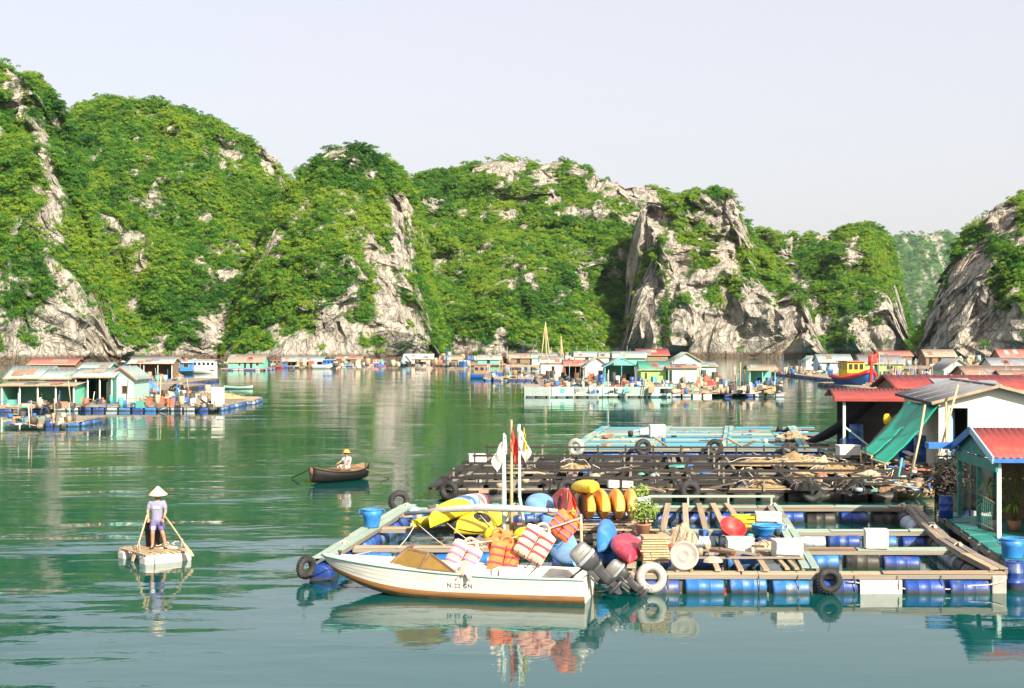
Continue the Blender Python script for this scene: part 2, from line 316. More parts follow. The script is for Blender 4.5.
hill('karst_hill', 'wooded karst hill with a flat notch beyond the pale cliff tower', 'green forest on the notched hill beyond the cliff tower', 700,
     [(735,353),(745,270),(752,236),(762,228),(775,226),(790,234),(800,231),(812,231),(825,232),(838,226),(856,221),(872,221),(884,227),(894,238),(901,254),(906,290),(912,353)], 90, [(0,.4),(.5,.45),(1,.75)],
     [(815,235,12,10,.8),(795,285,14,18,.7),(898,310,8,36,.9),(855,325,30,16,.5),(808,320,14,22,.8),(790,246,10,10,.6),(770,262,10,18,.5),(880,335,25,12,.6),(850,250,8,12,.5)], 67)
hill('karst_hill', 'distant hazy blue-green ridge seen through the gap', 'hazy distant trees on the ridge in the gap', 4200,
     [(840,353),(860,280),(885,238),(900,231),(915,233),(930,232),(945,228),(965,240),(990,280),(1010,353)], 400, [(0,.2),(1,.2)], [], 71, step=12.0, back=300, scat=False)
hill('karst_hill', 'craggy grey karst hill at the right edge with a shaded cliff', 'green scrub on the craggy right edge karst hill', 430,
     [(912,353),(920,320),(930,287),(944,258),(957,235),(970,217),(988,203),(1006,193),(1030,188),(1060,195),(1100,220),(1150,290),(1180,353)], 68, [(0,.95),(.3,.7),(.6,.5),(1,.5)],
     [(955,285,36,56,.75),(985,215,26,14,.7),(935,280,14,44,.7),(965,330,40,18,.7),(1010,215,10,22,.5),(985,285,18,22,.55),(1010,330,14,22,.6)], 83, rough=.9)
# ------------------------------------------------------------------ builders
def W(px, py, z=0.0):
    """ground point seen at a pixel, at height z"""
    d = F*(H-z)/(py-YH); return Vector(((px-CX)*d/F, d, z))
def X(px, d): return (px-CX)*d/F
def Zr(py, d): return H-(py-YH)*d/F
def link(o, parent=None):
    COL.objects.link(o)
    if parent is not None: o.parent = parent
    return o
def tag(o, label, cat, group=None, kind=None):
    o['label'] = label; o['category'] = cat
    if group: o['group'] = group
    if kind: o['kind'] = kind
    return o
def thing(name, label, cat, loc=(0,0,0), rz=0, group=None):
    o = bpy.data.objects.new(name, None); o.empty_display_size = .2; link(o); o.location = loc; o.rotation_euler = (0, 0, rz)
    return tag(o, label, cat, group)
def inst(name, mesh, parent=None, loc=(0,0,0), rot=(0,0,0), sc=(1,1,1)):
    o = bpy.data.objects.new(name, mesh); link(o, parent); o.location = loc; o.rotation_euler = rot; o.scale = sc; return o
def frame_of(d, up=(0,0,1)):
    d = Vector(d).normalized(); up = Vector(up)
    if abs(d.dot(up)) > .98: up = Vector((0,1,0)) if abs(d.y) < .9 else Vector((1,0,0))
    s = d.cross(up).normalized(); return d, s, s.cross(d).normalized()
class MB:
    def __init__(s): s.v = []; s.f = []; s.sm = []
    def add(s, vs, fs, smooth=False):
        o = len(s.v); s.v += [tuple(v) for v in vs]; s.f += [tuple(i+o for i in f) for f in fs]; s.sm += [smooth]*len(fs); return s
    def box(s, c, d, rz=0, M=None):
        x, y, z = (k/2 for k in d); P = [Vector((a*x, e*y, g*z)) for a in (-1,1) for e in (-1,1) for g in (-1,1)]
        if M is None: M = Matrix.Rotation(rz, 3, 'Z')
        P = [M @ p + Vector(c) for p in P]
        return s.add(P, [(0,1,3,2),(4,6,7,5),(0,4,5,1),(2,3,7,6),(0,2,6,4),(1,5,7,3)])
    def beam(s, p0, p1, w, h, up=(0,0,1)):
        p0, p1 = Vector(p0), Vector(p1); d, sd_, u = frame_of(p1-p0, up)
        P = [q + sd_*(a*w/2) + u*(e*h/2) for q in (p0, p1) for a in (-1,1) for e in (-1,1)]
        return s.add(P, [(0,1,3,2),(4,6,7,5),(0,4,5,1),(2,3,7,6),(0,2,6,4),(1,5,7,3)])
    def tube(s, pts, r, n=8, caps=True, smooth=True):
        pts = [Vector(p) for p in pts]; N = len(pts); rs = r if isinstance(r, (list, tuple)) else [r]*N
        P = []; 
        for i, p in enumerate(pts):
            d = pts[min(i+1, N-1)] - pts[max(i-1, 0)]; _, a, e = frame_of(d)
            P += [p + (a*math.cos(2*math.pi*k/n) + e*math.sin(2*math.pi*k/n))*rs[i] for k in range(n)]
        Q = [(i*n+k, i*n+(k+1)%n, (i+1)*n+(k+1)%n, (i+1)*n+k) for i in range(N-1) for k in range(n)]
        s.add(P, Q, smooth)
        if caps: o = len(s.v)-len(P); s.f += [tuple(o+k for k in range(n))[::-1], tuple(o+(N-1)*n+k for k in range(n))]; s.sm += [False]*2
        return s
    def lathe(s, prof, n=12, M=None, smooth=True, sx=1, sy=1, caps=True, sq=1.0):
        """profile of (radius, z)"""
        M = M or Matrix(); P = []; pw_ = lambda c: math.copysign(abs(c)**sq, c)
        for r, z in prof: P += [M @ Vector((r*sx*pw_(math.cos(2*math.pi*k/n)), r*sy*pw_(math.sin(2*math.pi*k/n)), z)) for k in range(n)]
        N = len(prof); Q = [(i*n+k, i*n+(k+1)%n, (i+1)*n+(k+1)%n, (i+1)*n+k) for i in range(N-1) for k in range(n)]
        s.add(P, Q, smooth)
        if caps:
            o = len(s.v)-len(P)
            if prof[0][0] > 1e-4: s.f.append(tuple(o+k for k in range(n))[::-1]); s.sm.append(False)
            if prof[-1][0] > 1e-4: s.f.append(tuple(o+(N-1)*n+k for k in range(n))); s.sm.append(False)
        return s
    def torus(s, Rr, r, M=None, n=20, m=8, sq=1.0):
        M = M or Matrix(); P = []
        for i in range(n):
            a = 2*math.pi*i/n
            for j in range(m):
                e = 2*math.pi*j/m; q = Rr + r*math.cos(e); P.append(M @ Vector((q*math.cos(a), q*math.sin(a), r*sq*math.sin(e))))
        return s.add(P, [(i*m+j, ((i+1)%n)*m+j, ((i+1)%n)*m+(j+1)%m, i*m+(j+1)%m) for i in range(n) for j in range(m)], True)
    def grid(s, rows, smooth=True, close=False):
        nr, nc = len(rows), len(rows[0]); P = [p for r in rows for p in r]
        return s.add(P, [(i*nc+j, i*nc+(j+1)%nc, (i+1)*nc+(j+1)%nc, (i+1)*nc+j) for i in range(nr-1) for j in range(nc if close else nc-1)], smooth)
    def slab(s, pts, t, nrm=(0,0,1)):
        """thickened polygon"""
        N = len(pts); nv = Vector(nrm).normalized()*t; P = [Vector(p) for p in pts]; P += [p+nv for p in P]
        return s.add(P, [tuple(range(N))[::-1], tuple(range(N, 2*N))] + [(i, (i+1)%N, N+(i+1)%N, N+i) for i in range(N)])
    def mesh(s, name, m):
        me = bpy.data.meshes.new(name); me.from_pydata(s.v, [], s.f); me.polygons.foreach_set('use_smooth', s.sm); me.materials.append(m)
        bm = bmesh.new(); bm.from_mesh(me); bmesh.ops.recalc_face_normals(bm, faces=bm.faces); bm.to_mesh(me); bm.free()
        return me
    def build(s, name, m, parent=None, loc=(0,0,0), rot=(0,0,0), bev=0, solid=0):
        o = inst(name, s.mesh(name, m), parent, loc, rot)
        if solid: md = o.modifiers.new('solid', 'SOLIDIFY'); md.thickness = solid; md.offset = 0
        if bev: md = o.modifiers.new('bevel', 'BEVEL'); md.width = bev; md.segments = 2; md.limit_method = 'ANGLE'
        return o
def copy_tree(o, parent=None, **kw):
    c = o.copy(); link(c)
    if parent is not None: c.parent = parent
    for k, v in kw.items(): setattr(c, k, v)
    for ch in list(o.children): copy_tree(ch, c)
    return c
def rnd(a, b_): return random.uniform(a, b_)
# ------------------------------------------------------------------ palette
M = {}
def dm(k, *a, **kw): M[k] = mat(k, *a, **kw)
dm('blue_drum', (.012,.055,.27), .42, .28, 3, grime=.8, grime_col=(.16,.17,.18), gscale=2.5, tide=1)
dm('sky_drum', (.022,.14,.40), .42, .25, 3, grime=.8, grime_col=(.28,.3,.3), gscale=2.2, tide=1)
dm('pale_drum', (.34,.41,.48), .5, .15, 3, grime=.7, grime_col=(.22,.2,.16), tide=1)
dm('white_foam', (.62,.60,.54), .8, .06, 4, grime=.35, grime_col=(.42,.36,.26), gscale=1.8, bump=.15)
dm('dark_drum', (.018,.018,.02), .5, .3, 3, grime=.6, grime_col=(.12,.1,.075), tide=1)
dm('wood_pale', (.40,.295,.19), .8, .28, 2.5, .3, stretch=(1,1,1), grime=.6, grime_col=(.16,.12,.085))
dm('wood_mint', (.30,.40,.33), .8, .18, 3, .3, grime=.7, grime_col=(.34,.25,.16), gscale=3)
dm('wood_brown', (.22,.135,.075), .8, .3, 4, .3, grime=.5)
dm('wood_grey', (.24,.205,.165), .85, .25, 4, .3, grime=.5)
dm('wood_dark', (.022,.019,.017), .75, .35, 4, .3, grime=.5, grime_col=(.13,.1,.07))
dm('bamboo', (.50,.38,.21), .65, .25, 5, .15, grime=.4)
dm('rubber', (.022,.022,.024), .75, .3, 6, .2, grime=.6, grime_col=(.13,.115,.095))
dm('white_rubber', (.42,.40,.35), .7, .12, 6, .2, grime=.75, grime_col=(.2,.17,.13), gscale=3)
dm('hull_white', (.68,.65,.59), .5, .08, 2, .05, grime=.8, grime_col=(.42,.34,.23), gscale=2.0, stretch=(.5,1,3))
dm('hull_brown', (.36,.17,.06), .55, .25, 3, .1, stretch=(.3,1,2), grime=.7, grime_col=(.12,.07,.04), tide=1)
dm('deck_white', (.62,.60,.55), .6, .08, 3, grime=.45, grime_col=(.35,.31,.25))
dm('steel', (.33,.32,.30), .42, .15, 4, metal=.55, grime=.5, grime_col=(.12,.11,.1))
dm('steel_dark', (.075,.075,.078), .45, .25, 4, metal=.4)
dm('yellow', (.74,.55,.02), .45, .14, 3, .08, grime=.5, grime_col=(.42,.30,.08), gscale=1.6)
dm('yellow_orange', (.80,.42,.07), .45, .15, 2, .08, grime=.6, grime_col=(.82,.60,.30), gscale=1.4)
dm('red_plastic', (.55,.025,.025), .45, .16, 3, .06, grime=.5, grime_col=(.7,.25,.2))
dm('pink_red', (.58,.04,.085), .45, .16, 3, .06, grime=.5, grime_col=(.75,.3,.3))
dm('blue_plastic', (.03,.20,.55), .42, .16, 3, .05, grime=.5, grime_col=(.3,.45,.6))
dm('light_blue', (.16,.36,.62), .45, .16, 3, .06, grime=.5, grime_col=(.5,.6,.7))
dm('jacket_orange', (.80,.19,.05), .8, .14, 8, .2, grime=.35, grime_col=(.82,.42,.25))
dm('jacket_pink', (.80,.42,.32), .8, .12, 8, .2, grime=.3, grime_col=(.85,.62,.5))
dm('stripe_red', (.45,.04,.07), .7, .1); dm('stripe_violet', (.35,.18,.42), .7, .1); dm('strap_black', (.02,.02,.022), .8, .2)
dm('rope', (.55,.49,.38), .9, .2, 20, .2)
dm('rope_dark', (.13,.11,.09), .9, .3, 20, .2)
dm('flag_white', (.78,.74,.68), .85, .06, 5); dm('flag_red', (.58,.07,.05), .85, .12, 5); dm('flag_yellow', (.75,.60,.05), .85, .1, 5)
dm('mint_pole', (.52,.66,.60), .6, .12, 6, grime=.4, grime_col=(.35,.3,.22))
dm('grey_pole', (.36,.38,.40), .5, .12, 5, grime=.35)
dm('teal_paint', (.02,.19,.16), .55, .2, 4, grime=.45, grime_col=(.2,.22,.18))
dm('aqua_paint', (.075,.31,.40), .6, .15, 3, grime=.45, grime_col=(.42,.42,.36))
dm('mint_wall', (.14,.50,.37), .6, .12, 2, grime=.6, grime_col=(.3,.33,.26), gscale=1)
dm('pale_mint', (.36,.62,.50), .6, .08, 2, grime=.6, grime_col=(.38,.38,.3), gscale=1)
dm('lime_wall', (.28,.58,.14), .6, .12, 2, grime=.6, grime_col=(.3,.35,.18), gscale=1)
dm('sky_wall', (.32,.52,.64), .6, .1, 2, grime=.6, grime_col=(.36,.38,.38), gscale=1)
dm('white_wall', (.66,.63,.56), .7, .05, 1.5, grime=.3, grime_col=(.52,.47,.38), gscale=.8)
dm('brown_wall', (.24,.16,.10), .8, .25, 3, grime=.4)
dm('blue_paint', (.03,.15,.46), .5, .2, 3, grime=.35, grime_col=(.15,.2,.3))
dm('tarp_green', (.0,.30,.19), .55, .14, 1.5, .1, grime=.25, grime_col=(.06,.36,.28))
dm('tarp_blue', (.05,.16,.5), .5, .2, 3, .2)
dm('roof_red', (.31,.05,.042), .6, .18, 1.2, grime=.45, grime_col=(.33,.16,.12), gscale=1.5)
dm('roof_pink', (.40,.13,.10), .65, .15, 1.2, grime=.4, grime_col=(.35,.2,.14), gscale=1.5)
dm('roof_grey', (.20,.21,.23), .6, .2, 1.5, grime=.45, grime_col=(.33,.29,.25), gscale=1.2)
dm('roof_pale', (.27,.345,.32), .6, .18, 1.5, grime=.7, grime_col=(.36,.30,.24), gscale=1.2)
dm('roof_tan', (.31,.25,.185), .75, .2, 1.5, grime=.45, grime_col=(.24,.19,.14), gscale=1.2)
dm('roof_green', (.05,.25,.17), .6, .2, 1.5, grime=.35, grime_col=(.2,.25,.2), gscale=1.2)
dm('roof_brown', (.28,.17,.12), .7, .2, 1.5, grime=.45, gscale=1.2)
dm('dark_inside', (.025,.028,.03), .8, .2)  # near-black that puts interior shade into the colour; also on the eave board
dm('glass_dark', (.02,.03,.035), .08, .1, spec=.6)
dm('net_brown', (.36,.25,.12), .95, .35, 9, .5, grime=.4)
dm('net_black', (.012,.013,.012), .9, .3, 9, .4)
dm('sack_tan', (.42,.33,.22), .9, .25, 8, .4, grime=.3)
dm('wicker', (.50,.38,.22), .85, .25, 12, .4, grime=.3)
dm('concrete', (.32,.295,.26), .9, .15, 5, .2, grime=.4)
dm('skin', (.46,.25,.15), .55, .08, 6); dm('skin_dark', (.33,.18,.11), .55, .08, 6)
dm('shirt_grey', (.27,.27,.38), .9, .08, 8, .1); dm('shorts_violet', (.15,.13,.30), .85, .12, 8, .1); dm('hair', (.015,.013,.012), .6, .2)
dm('straw', (.70,.58,.34), .8, .12, 12, .2); dm('orange_cap', (.80,.36,.05), .8, .1); dm('shirt_white', (.66,.70,.72), .9, .08)
dm('terracotta', (.40,.2,.12), .8, .15); dm('planter', (.60,.58,.68), .6, .1, 3, grime=.3)
dm('ink', (.05,.05,.09), .7, .1); dm('amber_glass', (.25,.15,.035), .25, .15, 3); dm('star_yellow', (.85,.65,.03), .7, .05)
dm('plant_leaf', (.10,.22,.025), .5, .45, 2, col2=(.25,.36,.04)); dm('stem', (.14,.12,.05), .8, .2)

dm('dark_leaf', (.018,.022,.012), .6, .5, 3, col2=(.06,.035,.02))
dm('shade_backdrop', (.008,.014,.012), .9, .4, 6, .3)  # near-black of the panels that stand in for shade behind the pavilion

dm('tar_black', (.010,.009,.008), .7, .3, 4, grime=.3, grime_col=(.05,.04,.03))
def clutter_material():
    m = bpy.data.materials.new('clutter'); m.use_nodes = True; n, l = m.node_tree.nodes, m.node_tree.links; b_ = n['Principled BSDF']; b_.inputs['Roughness'].default_value = .7
    g = n.new('ShaderNodeNewGeometry'); r = n.new('ShaderNodeValToRGB'); r.color_ramp.interpolation = 'CONSTANT'; e = r.color_ramp.elements
    cs = [(.30,.22,.13),(.12,.08,.05),(.02,.02,.02),(.40,.33,.22),(.03,.12,.36),(.20,.16,.12),(.55,.53,.48),(.10,.36,.30),(.33,.24,.15),(.05,.05,.05),(.42,.12,.06),(.26,.36,.40),(.45,.36,.25),(.08,.06,.04)]
    while len(e) < len(cs): e.new(.5)
    for i, c in enumerate(cs): e[i].position = i/len(cs); e[i].color = (*c, 1)
    l.new(g.outputs['Random Per Island'], r.inputs['Fac']); l.new(r.outputs['Color'], b_.inputs['Base Color']); return m
M['clutter'] = clutter_material()
def clutter(label, px0, px1, py0, py1, n_, z=.5, s=1.0, seed=1, hmax=1.0, poles=.12):
    """jumble of small gear, too small to pick apart: boxes, rolls, baskets, boards and short poles"""
    rg = random.Random(seed); b_ = MB()
    for k in range(n_):
        c = W(rg.uniform(px0,px1), rg.uniform(py0,py1), z); t = rg.random(); a = rg.uniform(0,3.1)
        if t < .30: d = (rg.uniform(.2,.7)*s, rg.uniform(.2,.6)*s, rg.uniform(.12,.6)*s*hmax); b_.box((c.x,c.y,z+d[2]/2), d, a)
        elif t < .5: r_ = rg.uniform(.12,.3)*s; h_ = rg.uniform(.2,.8)*s*hmax; b_.lathe([(0,0),(r_,0),(r_*1.15,h_*.5),(r_,h_),(0,h_)], 8, Matrix.Translation((c.x,c.y,z)))
        elif t < .75: d = (rg.uniform(.8,2.4)*s, rg.uniform(.12,.3), .06); b_.box((c.x,c.y,z+rg.uniform(.03,.4)*hmax), d, a, M=Matrix.Rotation(a,3,'Z') @ Matrix.Rotation(rg.uniform(-.25,.25),3,'Y'))
        elif t < 1-poles: r_ = rg.uniform(.2,.55)*s; b_.lathe([(r_,0),(r_*.9,r_*.25),(r_*.5,r_*.5),(0,r_*.58)], 9, Matrix.Translation((c.x,c.y,z)), False, sy=rg.uniform(.6,1.2))
        else: b_.tube([(c.x,c.y,z-.2),(c.x+rg.uniform(-.3,.3),c.y,z+rg.uniform(.8,2.4)*s)], .04, 5)
    o = b_.build('raft_gear', M['clutter'], None); o['kind'] = 'stuff'; o['label'] = label; o['category'] = 'fishing gear'; return o
# ------------------------------------------------------------------ shared raft pieces
def drum_mesh(m, n=16, full=True):
    p = [(.0,-.46),(.255,-.46),(.275,-.45),(.285,-.40),(.285,-.165),(.291,-.155),(.291,-.125),(.285,-.115),(.285,.115),(.291,.125),(.291,.155),(.285,.165),(.285,.40),(.275,.45),(.255,.46),(0,.46)]
    if not full: p = [(0,-.46),(.27,-.45),(.285,-.38),(.285,.38),(.27,.45),(0,.46)]
    return MB().lathe(p, n, Matrix.Rotation(R(90), 4, 'Y')).mesh('float_barrel', M[m])
DRUM = {k: drum_mesh(k) for k in ('blue_drum','sky_drum','pale_drum','dark_drum','white_foam')}
DRUMF = {k: drum_mesh(k, 10, False) for k in ('blue_drum','sky_drum','pale_drum','dark_drum','white_foam')}
FOAM = MB().box((0,0,0), (.96,.5,.42)).mesh('float_block', M['white_foam'])
PLK = {k: MB().box((0,0,0), (1,1,1)).mesh('plank', M[k]) for k in ('wood_pale','wood_mint','wood_brown','wood_grey','wood_dark','aqua_paint','teal_paint','bamboo','white_foam')}
def plank(root, p0, p1, w, h, m, name='plank'):
    p0, p1 = Vector(p0), Vector(p1); d, s_, u = frame_of(p1-p0)
    Mx = Matrix((d, s_, u)).transposed().to_4x4(); q = (p0+p1)/2
    return inst(name, PLK[m], root, q, Mx.to_euler(), ((p1-p0).length, w, h))
def pick(ms): return ms if isinstance(ms, str) else random.choice(ms)
def raft_row(root, P, a0, a1, d, pm, bm_=None, pw=.36, zt=.46, seg=2.3, pitch=1.02, far=False, skip=0.08, bz=.09, timber='wood_grey', sag=0.02):
    """one floating walkway: two timbers, planks laid on them, drums lashed below"""
    for s_ in (-1, 1): plank(root, P(a0, d+s_*pw*.42, zt-.075), P(a1, d+s_*pw*.42, zt-.075), .08, .10, timber, 'timber')
    a = a0
    while a < a1-.1:
        e = min(a1, a+seg*rnd(.7, 1.25)); e = a1 if a1-e < .5 else e
        for s_ in (-1, 1):
            of = s_*pw*.27; plank(root, P(a+rnd(.0,.05), d+of+rnd(-.02,.02), zt+rnd(-.008,.014)), P(e-rnd(0,.05), d+of+rnd(-.02,.02), zt+rnd(-.008,.014)), pw*rnd(.40,.52), .035, pick(pm))
        a = e
    if bm_:
        k = int((a1-a0)/pitch); off = ((a1-a0)-k*pitch)/2
        for i in range(k):
            if isinstance(bm_, list) and bm_ and bm_[0] == 'seq':
                m = bm_[1:][i % (len(bm_)-1)]
                if m is None: continue
            else:
                if random.random() < skip: continue
                m = pick(bm_)
            q = P(a0+off+(i+.5)*pitch, d, bz+rnd(-.02,.02))
            if m == 'block': inst('float_block', FOAM, root, q + Vector((0,0,.02)))
            else: inst('float_barrel', (DRUMF if far else DRUM)[m], root, q+Vector((rnd(-.03,.03),rnd(-.04,.04),rnd(-.035,.035))), (rnd(0,6), rnd(-.05,.05), rnd(-.06,.06)), (rnd(.92,1.03),rnd(.9,1.04),rnd(.93,1.03)))
def raft_col(root, P, a, d0, d1, pm, pw=.4, zt=.53, seg=2.4, timber='wood_grey', a_end=None):
    ae = a if a_end is None else a_end
    for s_ in (-1, 1): plank(root, P(a+s_*pw*.4, d0, zt-.07), P(ae+s_*pw*.4, d1, zt-.07), .08, .09, timber, 'timber')
    d = d0
    while d < d1-.1:
        e = min(d1, d+seg*rnd(.7,1.25)); e = d1 if d1-e < .5 else e
        f = lambda q: a+(ae-a)*(q-d0)/(d1-d0)
        for s_ in (-1, 1):
            of = s_*pw*.26; plank(root, P(f(d)+of+rnd(-.02,.02), d+rnd(0,.04), zt+rnd(-.006,.012)), P(f(e)+of+rnd(-.02,.02), e-rnd(0,.04), zt+rnd(-.006,.012)), pw*rnd(.38,.5), .035, pick(pm))
        d = e
def skewed(d0, k): return lambda a, d, z: Vector((a+k*(d-d0), d-d0, z))
# ------------------------------------------------------------------ near fish farm raft
FR = thing('fish_farm_raft', 'near raft of pale planks on blue drums with the white boat alongside', 'raft', (0,33,0))
P = skewed(33, .115); pale = ['wood_pale','wood_pale','wood_grey']; mint = ['wood_mint','wood_mint','wood_pale']
raft_row(FR, P, 2.5, 11.45, 33, ['wood_pale'], ['seq','blue_drum','sky_drum','sky_drum','sky_drum','blue_drum','block','blue_drum','blue_drum'], pw=.3, zt=.45, seg=3.2)
raft_row(FR, P, 2.7, 11.35, 36.7, ['wood_pale','wood_mint','wood_brown'], ['seq','blue_drum','blue_drum','sky_drum',None,'sky_drum','dark_drum','blue_drum',None,'sky_drum'])
raft_row(FR, P, 2.7, 11.35, 40.3, mint, ['blue_drum','pale_drum','blue_drum','sky_drum'])
raft_row(FR, P, 2.5, 11.35, 45.8, ['wood_mint','wood_pale'], ['seq','blue_drum','blue_drum','blue_drum','sky_drum','blue_drum','dark_drum','blue_drum','dark_drum'], pw=.5, zt=.5)
raft_row(FR, P, -4.6, 2.6, 37.1, ['wood_mint','wood_pale'], ['sky_drum','blue_drum','sky_drum'], pw=.26)
raft_row(FR, P, -4.7, 2.6, 40.9, ['wood_pale'], ['blue_drum','blue_drum','pale_drum'])
raft_row(FR, P, -4.8, 2.6, 45.6, ['wood_pale','wood_mint'], ['blue_drum','sky_drum','dark_drum'])
raft_col(FR, P, -4.85, 34.7, 46, ['wood_mint'], pw=.5)
raft_col(FR, P, -1.4, 37, 45.6, ['wood_grey','wood_mint'], pw=.3)
raft_col(FR, P, 2.62, 33.2, 45.8, ['wood_pale','wood_grey'], pw=.5)
raft_col(FR, P, 6.95, 33.2, 45.8, ['wood_mint','wood_grey','wood_mint'], pw=.42)
# the outer walkway bends a little along its length
for (a0, q0, a1, q1) in ((11.3,33.0,11.1,35.4),(11.1,35.4,11.0,38.2),(11.0,38.2,11.1,41.2),(11.1,41.2,11.4,46.0)):
    raft_col(FR, P, a0, q0, q1, ['wood_grey','wood_grey','wood_pale'], pw=.42, zt=.53, a_end=a1)
for q in np.arange(33.6, 45.6, 1.05): inst('float_barrel', DRUM[random.choice(['dark_drum','blue_drum','pale_drum'])], FR, P(11.1, q, .1), (0, rnd(-.05,.05), R(84)))
for q in np.arange(35.0, 45.6, 1.05): inst('float_barrel', DRUM[random.choice(['sky_drum','blue_drum'])], FR, P(-4.85, q, .1), (0, 0, R(84)))
for a in (4.83, 5.36, 5.95): plank(FR, P(a-.05, 32.95, .515), P(a-.22, 36.9, .53), .13, .05, 'wood_pale', 'slat')
for a in (6.4, 6.62): plank(FR, P(a, 33.1, .52), P(a-.2, 36.0, .53), .1, .05, 'wood_pale', 'slat')
for i, a in enumerate((3.45, 4.1, 4.65, 5.2, 5.75)): plank(FR, P(a, 40.0, .53), P(a-.1*(i-1), 46.0, .57), .17, .05, 'wood_pale', 'slat')
for (q, z) in ((46.1,.8),): plank(FR, P(2.9, q, z), P(7.0, q, z), .07, .07, 'wood_mint', 'rail')
for a in (2.95, 4.2, 5.5, 6.9): plank(FR, P(a, 46.1, .5), P(a, 46.1, .82), .06, .06, 'wood_mint', 'rail_post')
for q in (34.3, 35.5): plank(FR, P(3.4, q, .6), P(6.9, q, .6), .05, .05, 'wood_grey', 'rail')
MB().box((0,0,0), (.34,.3,.5)).build('corner_block', M['concrete'], FR, P(11.25,32.95,.16), bev=.03)
for a in (3.6, 5.7, 6.6, 7.9, 8.9, 9.9): MB().torus(.27, .012, Matrix.Rotation(R(90), 4, 'Y'), 16, 5).build('lashing', M['rope_dark'], FR, P(a, 33, .2))
for (a, d) in [(a_, d_2) for a_ in (2.62,6.95,11.1,-4.85,-1.4) for d_2 in (36.7,37.1,40.3,40.9,45.7) if not (a_ < 2 and d_2 in (36.7,40.3)) and not (a_ > 3 and d_2 in (37.1,40.9))]:
    MB().torus(.15, .018, Matrix.Rotation(R(90), 4, 'Y') @ Matrix.Rotation(rnd(0,1), 4, 'Z'), 14, 5).torus(.15, .018, Matrix.Translation((.05,0,.01)) @ Matrix.Rotation(R(84), 4, 'Y'), 14, 5).torus(.14, .018, Matrix.Translation((.0,.04,.0)) @ Matrix.Rotation(R(90), 4, 'X'), 14, 5).build('corner_lashing', M['rope'], FR, P(a, d, .47))
ro = MB(); ro.tube([P(7.75+k*.18, 32.78, .27-.17*math.sin(k/20*math.pi)+.02*math.sin(k*1.3)) for k in range(21)], .016, 6)
ro.build('mooring_line', M['rope'], FR)
# ------------------------------------------------------------------ dark cage raft behind it
DR = thing('cage_raft', 'wide dark weathered raft of net pens behind the near raft', 'raft', (0,52,0))
Q = skewed(52, .09)
for i, d in enumerate((52, 55.0, 58.2, 62, 67)):
    raft_row(DR, Q, -2.6, 14.4, d, ['wood_dark','wood_dark','wood_grey'] if i else ['wood_pale','wood_grey'], ['dark_drum'], pw=.34, zt=.42, seg=3.0, timber='wood_dark', far=True, skip=.05)
    plank(DR, Q(-2.6, d-.2, .86), Q(14.4, d-.2, .84), .09, .09, 'wood_dark', 'rail')
    for a in np.arange(-2.5, 14.4, 1.3): plank(DR, Q(a, d-.2, .36), Q(a, d-.2, .95), .07, .07, random.choice(['wood_dark','wood_dark','wood_grey']), 'rail_post')
for a in (-2.6, 2.3, 6.4, 10.8, 14.4):
    for s_ in (-.3, .3): raft_col(DR, Q, a+s_, 51.9, 67, ['wood_dark','wood_dark','wood_dark','wood_grey'], pw=.36, zt=.5, timber='wood_dark')
for a in (.0, 4.3, 8.6, 12.6): plank(DR, Q(a, 52, .5), Q(a, 67, .5), .1, .08, 'wood_grey', 'timber')
nb = MB()
for (a0, a1) in ((-2.2,1.9),(2.8,5.9),(6.9,10.3),(11.3,14.0)):
    for d in (52, 55, 58.2, 62):
        g = [[Q(a0+(a1-a0)*i/16, d+.16+rnd(-.02,.02)+j*.05, .42-.42*j/3-.03*math.sin(i*1.1+j)) for i in range(17)] for j in range(4)]
        nb.grid(g)
nb.build('net', M['net_black'], DR)
# ------------------------------------------------------------------ blue raft behind that
BR = thing('cage_raft', 'turquoise planked raft on blue drums beyond the dark net pens', 'raft', (0,71,0))
B = skewed(71, .16)
for i, d in enumerate((71, 74.5, 78.5, 83, 88.5)):
    raft_row(BR, B, 3.0, 16.0, d, ['aqua_paint','aqua_paint','wood_mint'], ['blue_drum','blue_drum','sky_drum'], pw=.75, zt=.48, seg=3.4, far=True, skip=.04)
for a in (3.05, 6.9, 10.7, 14.6): raft_col(BR, B, a, 70.8, 88.7, ['aqua_paint','wood_mint','wood_mint'], pw=.5, zt=.56)
for d in (72.2,73.3,75.8,77.1,80,81.5,84.7,86.5): plank(BR, B(3.2, d, .5), B(14.5+rnd(-3,1), d, .5), .5, .04, random.choice(['aqua_paint','aqua_paint','wood_mint']), 'slat')
plank(BR, B(8.6, 70.4, .1), B(6.9, 73, .95), .07, .07, 'wood_pale', 'brace'); plank(BR, B(12.4, 70.2, .1), B(10.7, 72.6, .9), .07, .07, 'wood_pale', 'brace')
# ------------------------------------------------------------------ tyres
def tyre(label, c, m='rubber', r=.21, t=.095, yaw=0, tilt=0, s=1.0):
    o = thing('tyre_fender', label, 'tyre', c, yaw, 'tyre fenders on the rafts')
    Mx = Matrix.Rotation(R(90)+tilt, 4, 'X')
    b_ = MB().torus(r*s, t*s, Mx, 24, 10, 1.05)
    b_.build('tread', M[m], o)
    k = MB()
    for i in range(24):
        a = 2*math.pi*i/24; k.box(Mx @ Vector((math.cos(a)*(r+t*.84)*s, math.sin(a)*(r+t*.84)*s, 0)), (.03*s,.035*s,.11*s), M=(Mx @ Matrix.Rotation(a, 4, 'Z')).to_3x3())
    if m == 'rubber': k.build('tread_lugs', M[m], o)['kind'] = 'stuff'
    ro = MB().tube([(0,.02,(r+t)*s*.7),(0.01,.03,(r+t)*s+.12),(0,.14,(r+t)*s+.2)], .013, 6); ro.build('hanging_rope', M['rope_dark'], o)
    return o
